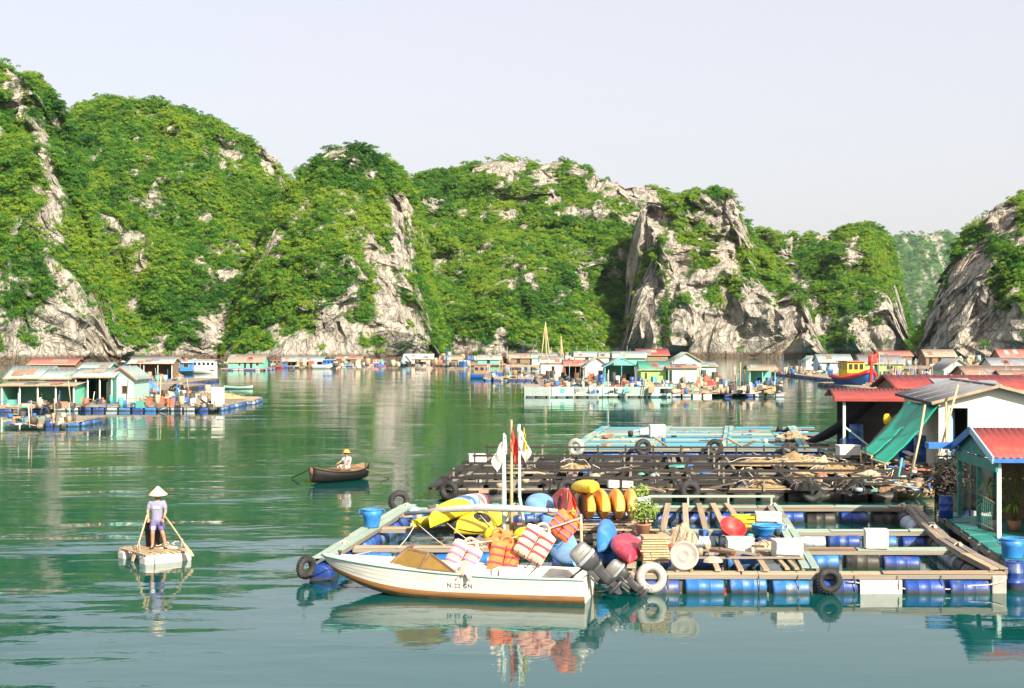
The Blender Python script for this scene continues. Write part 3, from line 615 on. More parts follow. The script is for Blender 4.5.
tyre('white painted tyre hanging on the near raft beam by the outboard motors', W(650,591,.0)+Vector((0,-.32,.36)), 'white_rubber', r=.26, t=.105, tilt=R(-8), yaw=R(4))
tyre('black tyre hanging on the front beam of the near raft below the walkway', Vector((X(829,32.7),32.68,.32)), r=.215, t=.085, tilt=R(-6))
tyre('black tyre hanging on the raft corner ahead of the white motorboat bow', Vector((X(306,34.4),34.45,.34)), r=.2, t=.085, yaw=R(50))
tyre('black tyre on the rear corner of the near raft beside the blue tub', Vector((X(399,46.3),46.3,.62)), r=.26, t=.1, yaw=R(20))
tyre('black tyre on the front left corner of the dark pen raft', Vector((X(449,51.5),51.5,.42)), r=.26, t=.12, yaw=R(-25))
tyre('black tyre on the dark pen raft just behind the red kayak', Vector((X(567,51.4),51.4,.5)), r=.25, t=.12, yaw=R(10))
tyre('black tyre hanging from the middle walkway of the dark pen raft', Vector((X(690,51.4),51.4,.42)), r=.26, t=.13, tilt=R(-10))
tyre('black tyre hanging from the dark pen raft nearest the green awning', Vector((X(811,51.3),51.3,.4)), r=.26, t=.13, tilt=R(-10))
tyre('pale tyre on the corner of the turquoise raft', Vector((X(576,70.2),70.2,.6)), 'white_rubber', r=.32, t=.14, yaw=R(-30))
tyre('black tyre on the turquoise raft below the white box', Vector((X(643,70.2),70.2,.6)), r=.3, t=.13, yaw=R(15))
tyre('grey tyre on the turquoise raft between two wooden braces', Vector((X(715,70.2),70.2,.6)), 'rubber', r=.3, t=.13, yaw=R(-15))
tyre('black tyre on the turquoise raft nearest the black sloping tube', Vector((X(789,70.1),70.1,.45)), r=.3, t=.13)
# ------------------------------------------------------------------ white motorboat
MBt = thing('motorboat', 'white wooden motorboat with brown bottom moored along the near raft', 'motorboat', (1.74,32.0,0), math.atan2(1.3,-6.2))
BL = 6.33
def bst(t):
    """half beam, gunwale, paint line, bilge, keel at station t (0 stern, 1 bow)"""
    hb = .74 + .1*math.sin(min(t,.6)/.6*math.pi)*.8
    if t > .5: hb *= max(0, 1-((t-.5)/.5)**2.3)
    gz = .56 + .25*max(0, t-.25)**1.5/.75**1.5
    pz = .19 + .42*max(0, (t-.5)/.5)**2.1
    kz = -.14 + .60*max(0, (t-.52)/.48)**2.0
    return hb, gz, pz, kz
def sec(t, f):
    """f: 0 gunwale .. 1 paint line .. 2 keel, port side (+y)"""
    hb, gz, pz, kz = bst(t)
    x = t*BL + (.10*(f if f < 1 else 1) if 0 else 0)
    rake = max(0, (t-.6)/.4)**2
    if f <= 1: y = hb*(1-.10*f - .12*rake*f); z = gz+(pz-gz)*f
    else:
        g = f-1; y = hb*(.9-.12*rake)*math.cos(g*math.pi/2)**.75; z = pz+(kz-pz)*math.sin(g*math.pi/2)**.8
    x -= rake*.35*min(f,2)*.5
    return x, y, z
NS = 36
def hullband(f0, f1, off0, off1, name, m, parent, nf=2, side=(1,-1)):
    b_ = MB()
    for s_ in side:
        rows = []
        for j in range(nf+1):
            f = f0+(f1-f0)*j/nf; of = off0+(off1-off0)*j/nf; r = []
            for i in range(NS+1):
                x, y, z = sec(i/NS, f); r.append(Vector((x, s_*(y+of*(1 if y > .01 else 0)), z)))
            rows.append(r)
        b_.grid(rows)
    return b_.build(name, m, parent)
for k in range(4): hullband(k/4, (k+1)/4+.01, .006, .012, 'strake', M['hull_white'], MBt)
hullband(1.0, 1.2, .02, .012, 'bottom_band', M['hull_brown'], MBt, 3)
hullband(1.2, 2.0, .006, 0, 'bottom', M['wood_brown'], MBt, 6)
for s_ in (1,-1):
    MB().tube([Vector((sec(i/NS,0)[0], s_*(sec(i/NS,0)[1]+.012), sec(i/NS,0)[2]+.01)) for i in range(NS+1)], .028, 6).build('rub_rail', M['pale_mint' if s_>0 else 'deck_white'], MBt)
b_ = MB(); hb, gz, pz, kz = bst(0)
pts = [sec(0,f) for f in (0,.33,.66,1,1.25,1.5,1.75,2)]; poly = [Vector((.012,y,z)) for x,y,z in pts] + [Vector((.012,-y,z)) for x,y,z in pts[::-1][1:]]
b_.slab(poly, .045, (1,0,0)); b_.build('transom', M['hull_white'], MBt)
# foredeck, side decks, cockpit sole and lining
def deck(t0, t1, crown, nm, m, inn=0.0):
    rows = []
    for i in range(17):
        t = t0+(t1-t0)*i/16; x, y, z = sec(t,0); rows.append([Vector((x, y*q*(1-inn), z-.004+crown*(1-q*q)*min(1,(y/.4)))) for q in np.linspace(-1,1,9)])
    return MB().grid(rows).build(nm, m, MBt, solid=.015)
deck(.60, .995, .09, 'foredeck', M['deck_white'])
sole = MB().grid([[Vector((t*BL, q*bst(t)[0]*.86, .17)) for q in (-1,0,1)] for t in np.linspace(.01,.62,12)]); sole.build('cockpit_sole', M['deck_white'], MBt)
for s_ in (1,-1):
    rows = [[Vector((t*BL, s_*(bst(t)[0]*.98-.03-w_), bst(t)[1]-.005)) for t in np.linspace(0,.62,14)] for w_ in (0,.13)]
    rows.append([Vector((t*BL, s_*(bst(t)[0]*.98-.17), .18)) for t in np.linspace(0,.62,14)])
    MB().grid(rows, False).build('side_deck', M['deck_white'], MBt, solid=.01)
for t in (.12,.30,.46): MB().box((t*BL,0,.40), (.26,1.38,.035)).build('thwart', M['deck_white'], MBt, bev=.01)
# folded windscreen: brown frames with amber panes
ws = []
def ws_panel(p):
    fr = MB(); n_ = len(p)
    for i in range(n_): fr.beam(p[i], p[(i+1)%n_], .045, .045)
    f_ = fr.build('windscreen_frame', M['wood_brown'], MBt)
    c = sum((Vector(q) for q in p), Vector())/n_; pl = MB().add([Vector(q)*.97+c*.03 for q in p], [tuple(range(n_))])
    pl.build('pane', M['amber_glass'], f_, solid=.006)
zb = bst(.6)[1]+.03
ws_panel([(.60*BL,.62,zb),(.72*BL,.40,zb+.03),(.655*BL,.34,zb+.40),(.57*BL,.50,zb+.34)])
ws_panel([(.60*BL,.63,zb+.01),(.46*BL,.68,zb-.06),(.56*BL,.52,zb+.33)])
ws_panel([(.725*BL,.38,zb+.03),(.725*BL,-.38,zb+.03),(.66*BL,-.32,zb+.40),(.66*BL,.32,zb+.41)])
# lettering on the topside facing the camera
def hull_y(x_, z_):
    t = x_/BL; hb, gz, pz, kz = bst(t); f = (gz-z_)/(gz-pz); return hb*(1-.10*f)+.012
cu = bpy.data.curves.new('lettering', 'FONT'); cu.body = 'N-22 GN'; cu.size = .135; cu.align_x = 'CENTER'; cu.space_character = 1.15; cu.resolution_u = 3
t_ = bpy.data.objects.new('lettering', cu); COL.objects.link(t_); me = bpy.data.meshes.new_from_object(t_.evaluated_get(bpy.context.evaluated_depsgraph_get()))
bpy.data.objects.remove(t_); bpy.data.curves.remove(cu); me.materials.clear(); me.materials.append(M['ink']); me.name = 'registration_lettering'
for v in me.vertices:      # painted on: wrapped to the side of the hull
    x_, z_ = .445*BL-v.co.x, .30+v.co.y; v.co = (x_, hull_y(x_, z_)+.006, z_)
inst('registration_lettering', me, MBt)
MB().tube([(BL*.98,.02,bst(1)[1]+.02),(BL*1.0,-.25,.75),(BL*.97,-.9,.62),(BL*.9,-2.2,.62)], .014, 6).build('bow_line', M['rope'], MBt)
MB().lathe([(.03,0),(.03,.1),(.05,.1),(.05,.14),(0,.15)], 10, Matrix.Translation((BL*.93,0,bst(.93)[1]+.02))).build('bow_post', M['steel_dark'], MBt)
# orange rag and coiled rope on the deck edge
rg = MB(); rg.grid([[Vector((.40*BL+i*.05+.03*math.sin(j*1.7), .60+j*.05-.02*i, .62+.15*math.exp(-((i-4)/3)**2)-.0*j+.05*math.sin(i*1.9+j*1.3)-.03*max(0,j-4)**1.5)) for i in range(9)] for j in range(8)])
tag(rg.build('cloth_bundle', M['jacket_pink'], None, MBt.location, (0,0,MBt.rotation_euler.z), solid=.01), 'crumpled peach cloth heaped on the motorboat gunwale', 'cloth')
# ------------------------------------------------------------------ outboard motors
def outboard(label, loc, tilt, yaw, s=1.0):
    o = thing('outboard_motor', label, 'outboard motor', loc, yaw)
    Mx = Matrix.Rotation(tilt, 4, 'Y') @ Matrix.Scale(s, 4); rot = Mx.to_3x3().to_euler()
    def put(b_, n_, m, par=o, bev=0):
        b_.v = [tuple(Mx @ Vector(v)) for v in b_.v] if par is o else b_.v; return b_.build(n_, M[m], par, bev=bev)
    c = put(MB().lathe([(0,.80),(.10,.797),(.18,.775),(.213,.72),(.222,.62),(.216,.61),(.216,.595),(.225,.585),(.225,.48)], 20, sx=1.2, sy=.85, sq=.6), 'cowling', 'steel')
    put(MB().lathe([(.236,.40),(.243,.42),(.243,.47),(.232,.485)], 20, sx=1.2, sy=.85, caps=False, sq=.7), 'cowling_band', 'grey_pole')
    put(MB().lathe([(.15,.12),(.20,.24),(.228,.34),(.228,.41)], 20, sx=1.2, sy=.85, sq=.7), 'engine_tray', 'steel_dark')
    put(MB().lathe([(.075,-.44),(.085,-.3),(.09,-.1),(.12,.02),(.17,.14)], 16, sx=1.45, sy=.7, sq=.5), 'midsection', 'steel_dark')
    put(MB().box((0,0,-.44), (.34,.2,.02)), 'cavitation_plate', 'steel_dark')
    put(MB().lathe([(.0,-.24),(.05,-.2),(.06,-.05),(.06,.1),(.04,.2),(0,.22)], 12, Matrix.Translation((0,0,-.60)) @ Matrix.Rotation(R(90), 4, 'Y')), 'gearcase', 'steel_dark')
    put(MB().box((.02,0,-.52), (.16,.035,.16)).slab([(-.12,-.012,-.66),(.06,-.012,-.66),(.0,-.012,-.82),(-.08,-.012,-.80)], .024, (0,1,0)), 'skeg', 'steel_dark')
    for k in range(3):
        a = k*2*math.pi/3; u_ = Vector((0, math.cos(a), math.sin(a))); v_ = Vector((.35, -math.sin(a), math.cos(a)))
        c_ = Vector((.26,0,-.60)); p = MB().slab([c_+u_*.03-v_*.03, c_+u_*.12-v_*.07, c_+u_*.15+v_*.02, c_+u_*.05+v_*.05], .012, (1,0,0)); put(p, 'propeller_blade', 'steel')
    put(MB().box((-.17,0,.02), (.10,.24,.34)).box((-.26,.09,-.06), (.05,.04,.3)).box((-.26,-.09,-.06), (.05,.04,.3)), 'clamp_bracket', 'steel_dark', bev=.01)
    put(MB().tube([(-.2,0,.3),(-.45,0,.34),(-.62,0,.36)], [.025,.022,.028], 8), 'tiller_handle', 'strap_black')
    put(MB().tube([(.0,.2,.38),(.05,.24,.3),(.0,.22,.2)], .02, 6), 'carry_handle', 'strap_black')
    return o
outboard('large grey outboard motor tilted up on the white motorboat stern', Vector((1.93,31.8,.70)), R(-46), R(5), .92)
outboard('smaller grey outboard motor tilted beside the white painted tyre', Vector((2.66,32.35,.36)), R(-50), R(-6), .74)
# ------------------------------------------------------------------ kayaks
def kayak(label, loc, yaw, roll, pitch, bands, L=3.3, group='kayaks on the near raft', rim='strap_black', stripe=None, hw=.37, fat=1.0):
    """bands: list of (t0, t1, material) along the length; local +x is the bow"""
    o = thing('kayak', label, 'kayak', loc, 0, group); o.scale = (1,1,fat)
    o.rotation_euler = (Matrix.Rotation(yaw, 3, 'Z') @ Matrix.Rotation(pitch, 3, 'Y') @ Matrix.Rotation(roll, 3, 'X')).to_euler()
    def ring(t):
        w_ = hw*max(0.02, 1-abs(t)**2.5); k = .02+.16*abs(t)**3; g = .24+.10*t*t; r = []
        for a in np.linspace(0, math.pi, 11): r.append(Vector((t*L/2, w_*math.cos(a), k+(g-k)*(1-math.sin(a)**.75))))
        for a in np.linspace(math.pi, 2*math.pi, 9)[1:-1]: r.append(Vector((t*L/2, w_*.96*math.cos(a), g+(.09*(1-t*t)+.02)*-math.sin(a))))
        return r
    for i, (t0, t1, m) in enumerate(bands):
        b_ = MB(); n_ = max(4, int(16*(t1-t0))); rr = [ring(t0+(t1-t0)*k/n_) for k in range(n_+1)]; b_.grid(rr, True, True)
        if t0 <= -.99: b_.f.append(tuple(range(len(rr[0])))); b_.sm.append(True)
        if t1 >= .99: q = len(b_.v)-len(rr[0]); b_.f.append(tuple(range(q, q+len(rr[0])))); b_.sm.append(True)
        b_.build('hull', M[m], o)
    zc = .345
    cr = MB().torus(.21, .025, Matrix.Translation((-.1,0,zc)) @ Matrix.Diagonal((1.7,1,1,1)), 20, 6).build('cockpit_rim', M[rim], o)
    MB().lathe([(.19,0),(.17,-.03),(0,-.04)], 20, Matrix.Translation((-.1,0,zc+.005)) @ Matrix.Diagonal((1.7,1,1,1))).build('cockpit_shade_plate', M['dark_inside'], cr)  # shallow dark plate painted as the shade of a deeper cockpit
    if stripe:
        for s_ in (1,-1): MB().tube([Vector((t*L/2, s_*(hw+.004)*max(.02,1-abs(t)**2.5), .24+.10*t*t)) for t in np.linspace(-.97,.97,24)], .016, 5).build('gunwale_stripe', M[stripe], o)
    MB().torus(.05, .01, Matrix.Translation((L/2-.06,0,.36)) @ Matrix.Rotation(R(90),4,'X'), 10, 5).build('bow_handle', M['strap_black'], o)
    return o
full = lambda m: [(-1,1,m)]
yaw_up = math.atan2(3.3,1.5)
kayak('upturned yellow kayak with blue white and red bands', Vector((-1.52,40.0,1.46)), math.atan2(4.2,1.55), R(172), R(-2), [(-1,-.1,'yellow'),(-.1,.2,'light_blue'),(.2,.55,'flag_white'),(.55,1,'pink_red')], L=4.3, hw=.47, fat=1.55)
kayak('plain yellow kayak with a dark edge line under the banded kayak', Vector((-.95,39.7,.62)), math.atan2(3.6,1.35), R(30), R(-2), full('yellow'), L=3.9, stripe='strap_black', hw=.42)
kayak('yellow kayak end poking out behind the banded kayak', Vector((-2.15,40.6,.55)), math.atan2(3.3,1.1), R(-10), 0, full('yellow'), L=3.4)
cam_dir = R(-90)
zr = .93
for i, (px, lab) in enumerate(((586,'yellow orange kayak standing on edge, first beside the red kayak'),(601,'yellow orange kayak standing on edge, second from the red kayak'),(616,'yellow orange kayak standing on edge, third from the red kayak'),(629,'yellow orange kayak standing on edge beside the potted plant'))):
    kayak(lab, Vector((X(px,39.3)+.2+.02*i, 39.3, zr+.40)), cam_dir+R(4-2*i), R(90), 0, full('yellow_orange'), L=3.4, rim='yellow_orange', hw=.40)
kayak('red kayak standing on edge with a star flag over it', Vector((X(569,39.0)+.1, 39.1, zr+.38)), cam_dir+R(6), R(78), 0, full('red_plastic'), L=3.3, rim='red_plastic', hw=.42)
kayak('yellow kayak laid flat on top of the upright kayaks', Vector((X(580,39.2)+.10, 38.9, zr+1.12)), cam_dir+R(3), R(186), R(-5), full('yellow'), L=3.0, rim='yellow')
kayak('light blue kayak lying behind the red kayak', Vector((X(544,40.4)-.05, 41.0, 1.36)), cam_dir-R(6), R(168), R(2), full('light_blue'), L=3.0, rim='blue_plastic', hw=.42)
kayak('blue kayak propped on edge behind the pink kayak', Vector((X(611,35.8)+.12, 36.3, .95)), cam_dir-R(8), R(118), R(6), full('blue_plastic'), L=2.9, rim='blue_plastic')
kayak('pink red kayak with its bow over the raft edge', Vector((X(628,35.2), 35.1, .98)), cam_dir-R(3), R(174), R(2), full('pink_red'), L=3.0, rim='pink_red', hw=.42)
kayak('blue kayak lying under the outboard beside the life jackets', Vector((X(566,34.6), 35.2, .70)), cam_dir+R(16), R(40), R(20), full('light_blue'), L=2.6, rim='blue_plastic')
for px, lb in ((492,'yellow plastic float tucked under the grey pole'), (522,'yellow plastic float beside the flag poles'), (537,'round yellow float below the light blue kayak')):
    o = thing('buoy', lb, 'buoy', Vector((X(px,38.2),38.2,.62)), rnd(0,3)); MB().lathe([(0,-.24),(.12,-.22),(.2,-.1),(.21,.02),(.17,.16),(.06,.25),(.05,.3),(0,.3)], 14, Matrix.Rotation(R(70),4,'Y')).build('float_body', M['yellow'], o); MB().torus(.05,.012, Matrix.Translation((.32,0,.1)), 10, 5).build('eye', M['strap_black'], o)
# ------------------------------------------------------------------ rack under the kayaks
rk = thing('wooden_rack', 'rough wooden rack carrying the upright kayaks', 'rack', (X(600,38.2),38.4,0))
for x_ in (-1.25,-.45,.45,1.25):
    for y_ in (-1.3,1.3): MB().beam((x_,y_,.5),(x_,y_,.87),.09,.09).build('leg', M['wood_pale'], rk)
    MB().beam((x_,-1.45,.885),(x_,1.45,.885),.1,.06).build('crossbar', M['wood_grey'], rk)
for y_ in (-1.42,-.9,-.3,.3,.9,1.42): MB().beam((-1.4,y_,.925),(1.4+rnd(-.1,.1),y_+rnd(-.04,.04),.925),.14,.03).build('slat', M['wood_pale'], rk)
MB().beam((-1.4,-1.35,.66),(1.4,-1.35,.62),.05,.05).build('brace', M['wood_grey'], rk)
# ------------------------------------------------------------------ life jackets on a line over the boat
ln = MB(); p0, p1 = Vector((-1.25,33.6,1.02)), Vector((1.6,33.0,1.72))
ln.tube([p0.lerp(p1,k/12)+Vector((0,0,-.12*math.sin(math.pi*k/12))) for k in range(13)], .018, 6)
tag(ln.build('drying_line', M['rope'], None), 'rope strung above the motorboat carrying the life jackets', 'rope')
for p_, lb in ((p0,'thin pole at the low end of the life jacket line'),(p1,'thin pole at the high end of the life jacket line')):
    tag(MB().tube([(p_.x,p_.y+.02,-.3),(p_.x+.02,p_.y+.02,p_.z*.5),(p_.x,p_.y+.02,p_.z+.08)], [.04,.036,.03], 8).build('line_pole', M['bamboo'], None), lb, 'pole')
def jacket(label, loc, rot, m, sm_, s=1.0):
    o = thing('life_jacket', label, 'life jacket', loc, 0, 'life jackets drying above the motorboat'); o.rotation_euler = rot; o.scale = (s,s,s)
    def panel(x0, x1, y, z0, z1, nm):
        rows = []
        for j in range(9):
            v = j/8; r = []
            for i in range(9):
                u = i/8; e = (1-(2*u-1)**4)*(1-(2*v-1)**6); r.append(Vector((x0+(x1-x0)*u, y-.05*e-.012*math.sin(v*9.4)**2, z0+(z1-z0)*v-.05*(v>.8)*abs(2*u-1))))
            rows.append(r)
        b_ = MB().grid(rows); b_.grid([[Vector((p.x, y+(y-p.y)*.6+.01, p.z)) for p in r] for r in rows]); return b_.build(nm, M[m], o)
    for (x0,x1) in ((-.30,-.01),(.01,.30)):
        pn = panel(x0,x1,-.04,-.62,-.02,'front_panel')
        for z_ in (-.16,-.31,-.46): MB().box(((x0+x1)/2,-.102,z_),((x1-x0)*.98,.012,.035)).build('webbing_stripe', M[sm_], pn)
    panel(-.28,.28,.09,-.66,-.0,'back_panel')
    for x_ in (-.2,-.06,.08,.22): MB().tube([(x_,-.09,-.6),(x_+.01,-.11,-.72),(x_-.02,-.1,-.82-.04*math.sin(x_*40))], .01, 5).build('strap', M['strap_black'], o)
    MB().torus(.12,.03, Matrix.Translation((0,.02,-.04)) @ Matrix.Rotation(R(90),4,'X'), 14, 6).build('collar', M[m], o)
    return o
jp = lambda k: p0.lerp(p1,k)+Vector((0,-.03,-.12*math.sin(math.pi*k)))
jacket('faded pink life jacket with violet stripes, lowest on the line', jp(.10)+Vector((0,0,.02)), (R(-8),R(26),R(-8)), 'jacket_pink', 'stripe_violet', 1.22)
jacket('orange life jacket with red stripes in the middle of the line', jp(.40)+Vector((0,-.05,-.03)), (R(-6),R(12),R(6)), 'jacket_orange', 'stripe_red', 1.18)
jacket('pale pink life jacket with dark red stripes, highest on the line', jp(.70)+Vector((0,-.02,.05)), (R(-10),R(30),R(-4)), 'jacket_pink', 'stripe_red', 1.25)
jacket('bright orange life jacket tucked behind the pink ones', jp(.30)+Vector((.05,.22,.16)), (R(6),R(-20),R(12)), 'jacket_orange', 'stripe_red', 1.1)
jacket('red orange life jacket at the top of the line by the star flag', jp(.93)+Vector((0,.16,.12)), (R(4),R(38),R(-12)), 'jacket_orange', 'stripe_violet', 1.0)
# ------------------------------------------------------------------ flags
def flag_cloth(z0, z1, wd_, m, parent, dx=0, seed=1):
    """limp flag: hoist along the pole, the fly falling in folds beside it"""
    rg = random.Random(seed); ph = [rg.uniform(0,6) for _ in range(4)]; rows = []; h_ = z1-z0
    for j in range(15):
        v = j/14; r = []
        for i in range(13):
            u = i/12; fall = h_*.5*u**1.1
            r.append(Vector((dx+wd_*(u*(1-.35*v)+.05*math.sin(u*9+ph[0]+v*2.2))*(.45+.75*math.sin(min(1,v+.12)*math.pi*.8)), .07*math.sin(u*12+ph[1]+v*1.4)+.03*math.sin(v*9+ph[2]), z1-h_*.5*v-fall+.02*math.sin(u*17+ph[3]))))
        rows.append(r)
    return MB().grid(rows, True).build('cloth', M[m], parent, solid=.008)
d_ = 38.6
for px, top, r_, m, lb, off, pm_ in ((504,Zr(434,d_),.17,'flag_white','furled white flag on the thicker pale pole',0,'mint_pole'),(511.5,Zr(421,d_),.13,'flag_red','furled red flag between two pale flags, tallest',.25,'bamboo'),(519.5,Zr(425,d_),.15,'flag_white','furled white and yellow flag on the slim pole',.1,'mint_pole')):
    o = thing('flag', lb, 'flag', (X(px,d_),d_+off,0), 0, 'furled flags on the near raft')
    tilt_ = .10 if px > 515 else .02
    MB().tube([(tilt_*2 if px>515 else 0,0,.35),(0,0,1.6),(.0,0,top+.02)], [.07,.065,.03] if px < 506 else [.045,.045,.025], 10).build('pole', M[pm_], o)
    flag_cloth(top-1.05-(.25 if 'red' in m else 0), top, -r_*2.3 if px < 506 else r_*2.3, m, o, .06 if px < 506 else -.04, int(px))
    if px > 515: flag_cloth(top-1.0, top-.06, .10, 'flag_yellow', o, .12, 5)
o = thing('flag', 'red flag with a yellow star draped over the red kayak', 'flag', (X(567,37.3),37.25,0))
MB().tube([(0,0,.6),(.02,0,1.98)], .018, 6).build('pole', M['bamboo'], o)
cl_ = MB().grid([[Vector((.02+.40*u*(.35+.65*v)+.02*math.sin(v*7), -.02-.05*math.sin(u*7+v*3), 1.95-.9*v-.22*u)) for u in np.linspace(0,1,9)] for v in np.linspace(0,1,13)]).build('cloth', M['flag_red'], o, solid=.006)
st = [Vector((.155+(.11 if k%2==0 else .045)*math.sin(k*math.pi/5)*.8, -.085, 1.36+(.14 if k%2==0 else .057)*math.cos(k*math.pi/5))) for k in range(10)]
MB().slab(st, .008, (0,1,0)).build('star', M['star_yellow'], o)
# ------------------------------------------------------------------ long grey pole over the kayaks
gp = MB().tube([(X(405,39.0),39.0,Zr(514,39.0)),(X(440,38.4),38.4,Zr(510,38.4)),(X(480,38.1),38.1,Zr(507.5,38.1)),(X(520,38),38.05,Zr(509,38)),(X(558,38),38.1,Zr(511.5,38))], [.05,.075,.105,.095,.06], 10)
tag(gp.build('grey_pole', M['grey_pole'], None), 'long bowed grey pole lying across the yellow kayaks', 'pole')
for px0, py0, px1, py1, lb in ((418,524,455,552,'thin white rope slanting down from the banded kayak bow'),(447,523,483,549,'thin white rope slanting down from the plain yellow kayak'),(480,515,515,548,'thin white rope slanting from the grey pole to the flags'),(415,525,398,548,'short white rope going down towards the windscreen')):
    a_, b2 = Vector((X(px0,38),38,Zr(py0,38))), Vector((X(px1,36.9),36.9,Zr(py1,36.9)))
    tag(MB().tube([a_.lerp(b2,k/6)-Vector((0,0,.05*math.sin(math.pi*k/6))) for k in range(7)], .014, 5).build('mooring_rope', M['rope'], None), lb, 'rope')
# ------------------------------------------------------------------ boxes, tubs, baskets and plants on the near raft
def foam_box(label, loc, s, rz=0, lid=True, group='white foam boxes'):
    o = thing('foam_box', label, 'box', loc, rz, group); x, y, z = s
    MB().box((0,0,z*.43), (x*.96,y*.96,z*.86)).build('box_body', M['white_foam'], o, bev=.02)
    if lid: MB().box((0,0,z*.93), (x,y,z*.13)).build('lid', M['white_foam'], o, bev=.015)
    return o
def at_raft(px, py, z): return W(px, py, z)
foam_box('white foam box beside the red basin', W(740,552,.57), (.68,.5,.37), R(-3))
foam_box('large white foam box on the raft slats near the mint plank', W(787,557,.57), (.68,.6,.43), R(4))
foam_box('white foam box standing on the cross walkway of the open pens', W(876,548,.49), (.60,.34,.50), R(-4))
foam_box('white foam box on top of the blue tub', W(769,532,.56)+Vector((0,.1,.30)), (.72,.5,.24), R(-6))
foam_box('white box on the turquoise raft', W(657,437,.55), (.85,.7,.70), R(3))
foam_box('low white box beside the tall one on the turquoise raft', W(646,436,.55)+Vector((0,.6,0)), (.6,.5,.35), 0)
foam_box('long white foam block lying on the dark pen raft', W(622,490,.48)+Vector((0,.9,.0)), (.95,.4,.38), R(5))
foam_box('white foam block floating at the corner of the dark pen raft', W(477,462,.50), (.8,.6,.42), R(10), lid=False)
def tub(label, loc, r0, r1, h, m, name='tub', sx=1.0, handle=True, cat='tub', group=None):
    o = thing(name, label, cat, loc, rnd(-.3,.3), group)
    MB().lathe([(0,0),(r0*.97,0),(r0,.02),(r0*.3+r1*.7,h*.62),(r0*.28+r1*.74,h*.64),(r1,h),(r1-.02,h),(r0-.01,.05),(0,.045)], 24, sx=sx).build('body', M[m], o)
    MB().torus(r1, .022, Matrix.Translation((0,0,h)) @ Matrix.Diagonal((sx,1,1,1)), 24, 6).build('rim', M[m], o)
    if handle:
        for s_ in (1,-1): MB().torus(.07,.014, Matrix.Translation((s_*(r1*sx+.02),0,h-.06)) @ Matrix.Rotation(R(90),4,'X'), 10, 5).build('handle', M[m], o)
    return o
tub('blue tub standing on the outer rail of the near raft', W(372,527,.56), .20, .28, .50, 'blue_plastic')
tub('round blue tub behind the large white foam box', W(767,535,.55), .30, .36, .27, 'blue_plastic', sx=1.15)
tub('small blue tub under the potted plant', W(641,549,.55), .20, .25, .26, 'light_blue')
o = thing('basin', 'red plastic basin tipped beside the yellow crate', 'basin', W(731,536,.60)+Vector((0,0,.10))); o.rotation_euler = (R(38),R(14),0)
MB().lathe([(0,0),(.22,0),(.25,.02),(.33,.2),(.36,.21),(.355,.225),(.32,.21),(.235,.03),(0,.02)], 24).build('body', M['red_plastic'], o); MB().torus(.35,.018, Matrix.Translation((0,0,.215)), 24, 6).build('rim', M['red_plastic'], o)
def crate(label, loc, s, m, rz=0):
    o = thing('crate', label, 'crate', loc, rz); x, y, z = s
    MB().box((0,0,.015),(x,y,.03)).build('base', M[m], o)
    for k in range(4):
        zc = .06+(z-.08)*k/3
        for sy in (1,-1): MB().box((0,sy*y/2,zc),(x,.025,z*.17)).build('slat', M[m], o)
        for sx in (1,-1): MB().box((sx*x/2,0,zc),(.025,y,z*.17)).build('slat', M[m], o)
    for sx in (1,-1):
        for sy in (1,-1): MB().box((sx*x/2,sy*y/2,z/2),(.05,.05,z)).build('corner_post', M[m], o)
    return o
crate('yellow plastic crate behind the red basin', W(745,531,.56), (.66,.5,.42), 'yellow', R(6))
# stack of woven trays, sacks and the round lid
o = thing('tray_stack', 'stack of tan woven trays by the potted plant', 'trays', W(656,563,.55)+Vector((0,.3,0)), R(4))
for k in range(10):
    MB().box((rnd(-.04,.04),rnd(-.03,.03),.03+k*.062),(.66+rnd(-.06,.04),.6+rnd(-.05,.03),.048), rz=rnd(-.09,.09)).build('tray', M['wicker'], o, bev=.012)
def sack(label, loc, s, m='sack_tan', seed=0, name='sack', cat='sack'):
    b_ = MB(); rg = random.Random(seed); ph = [rg.uniform(0,6) for _ in range(6)]; rows = []
    for j in range(13):
        th = math.pi*j/12; rows.append([Vector((s[0]/2*math.sin(th)**.6*math.cos(a)*(1+.10*math.sin(3*a+ph[0]+2*th)+.05*math.sin(7*a+ph[1])), s[1]/2*math.sin(th)**.6*math.sin(a)*(1+.10*math.sin(2*a+ph[2]+th)), s[2]/2*(1-math.cos(th))+.03*math.sin(5*a+ph[3])*math.sin(th))) for a in np.linspace(0,2*math.pi,19)[:-1]])
    b_.grid(rows, True, True); o = b_.build(name, M[m], None, loc, (0,0,rg.uniform(-.4,.4))); return tag(o, label, cat)



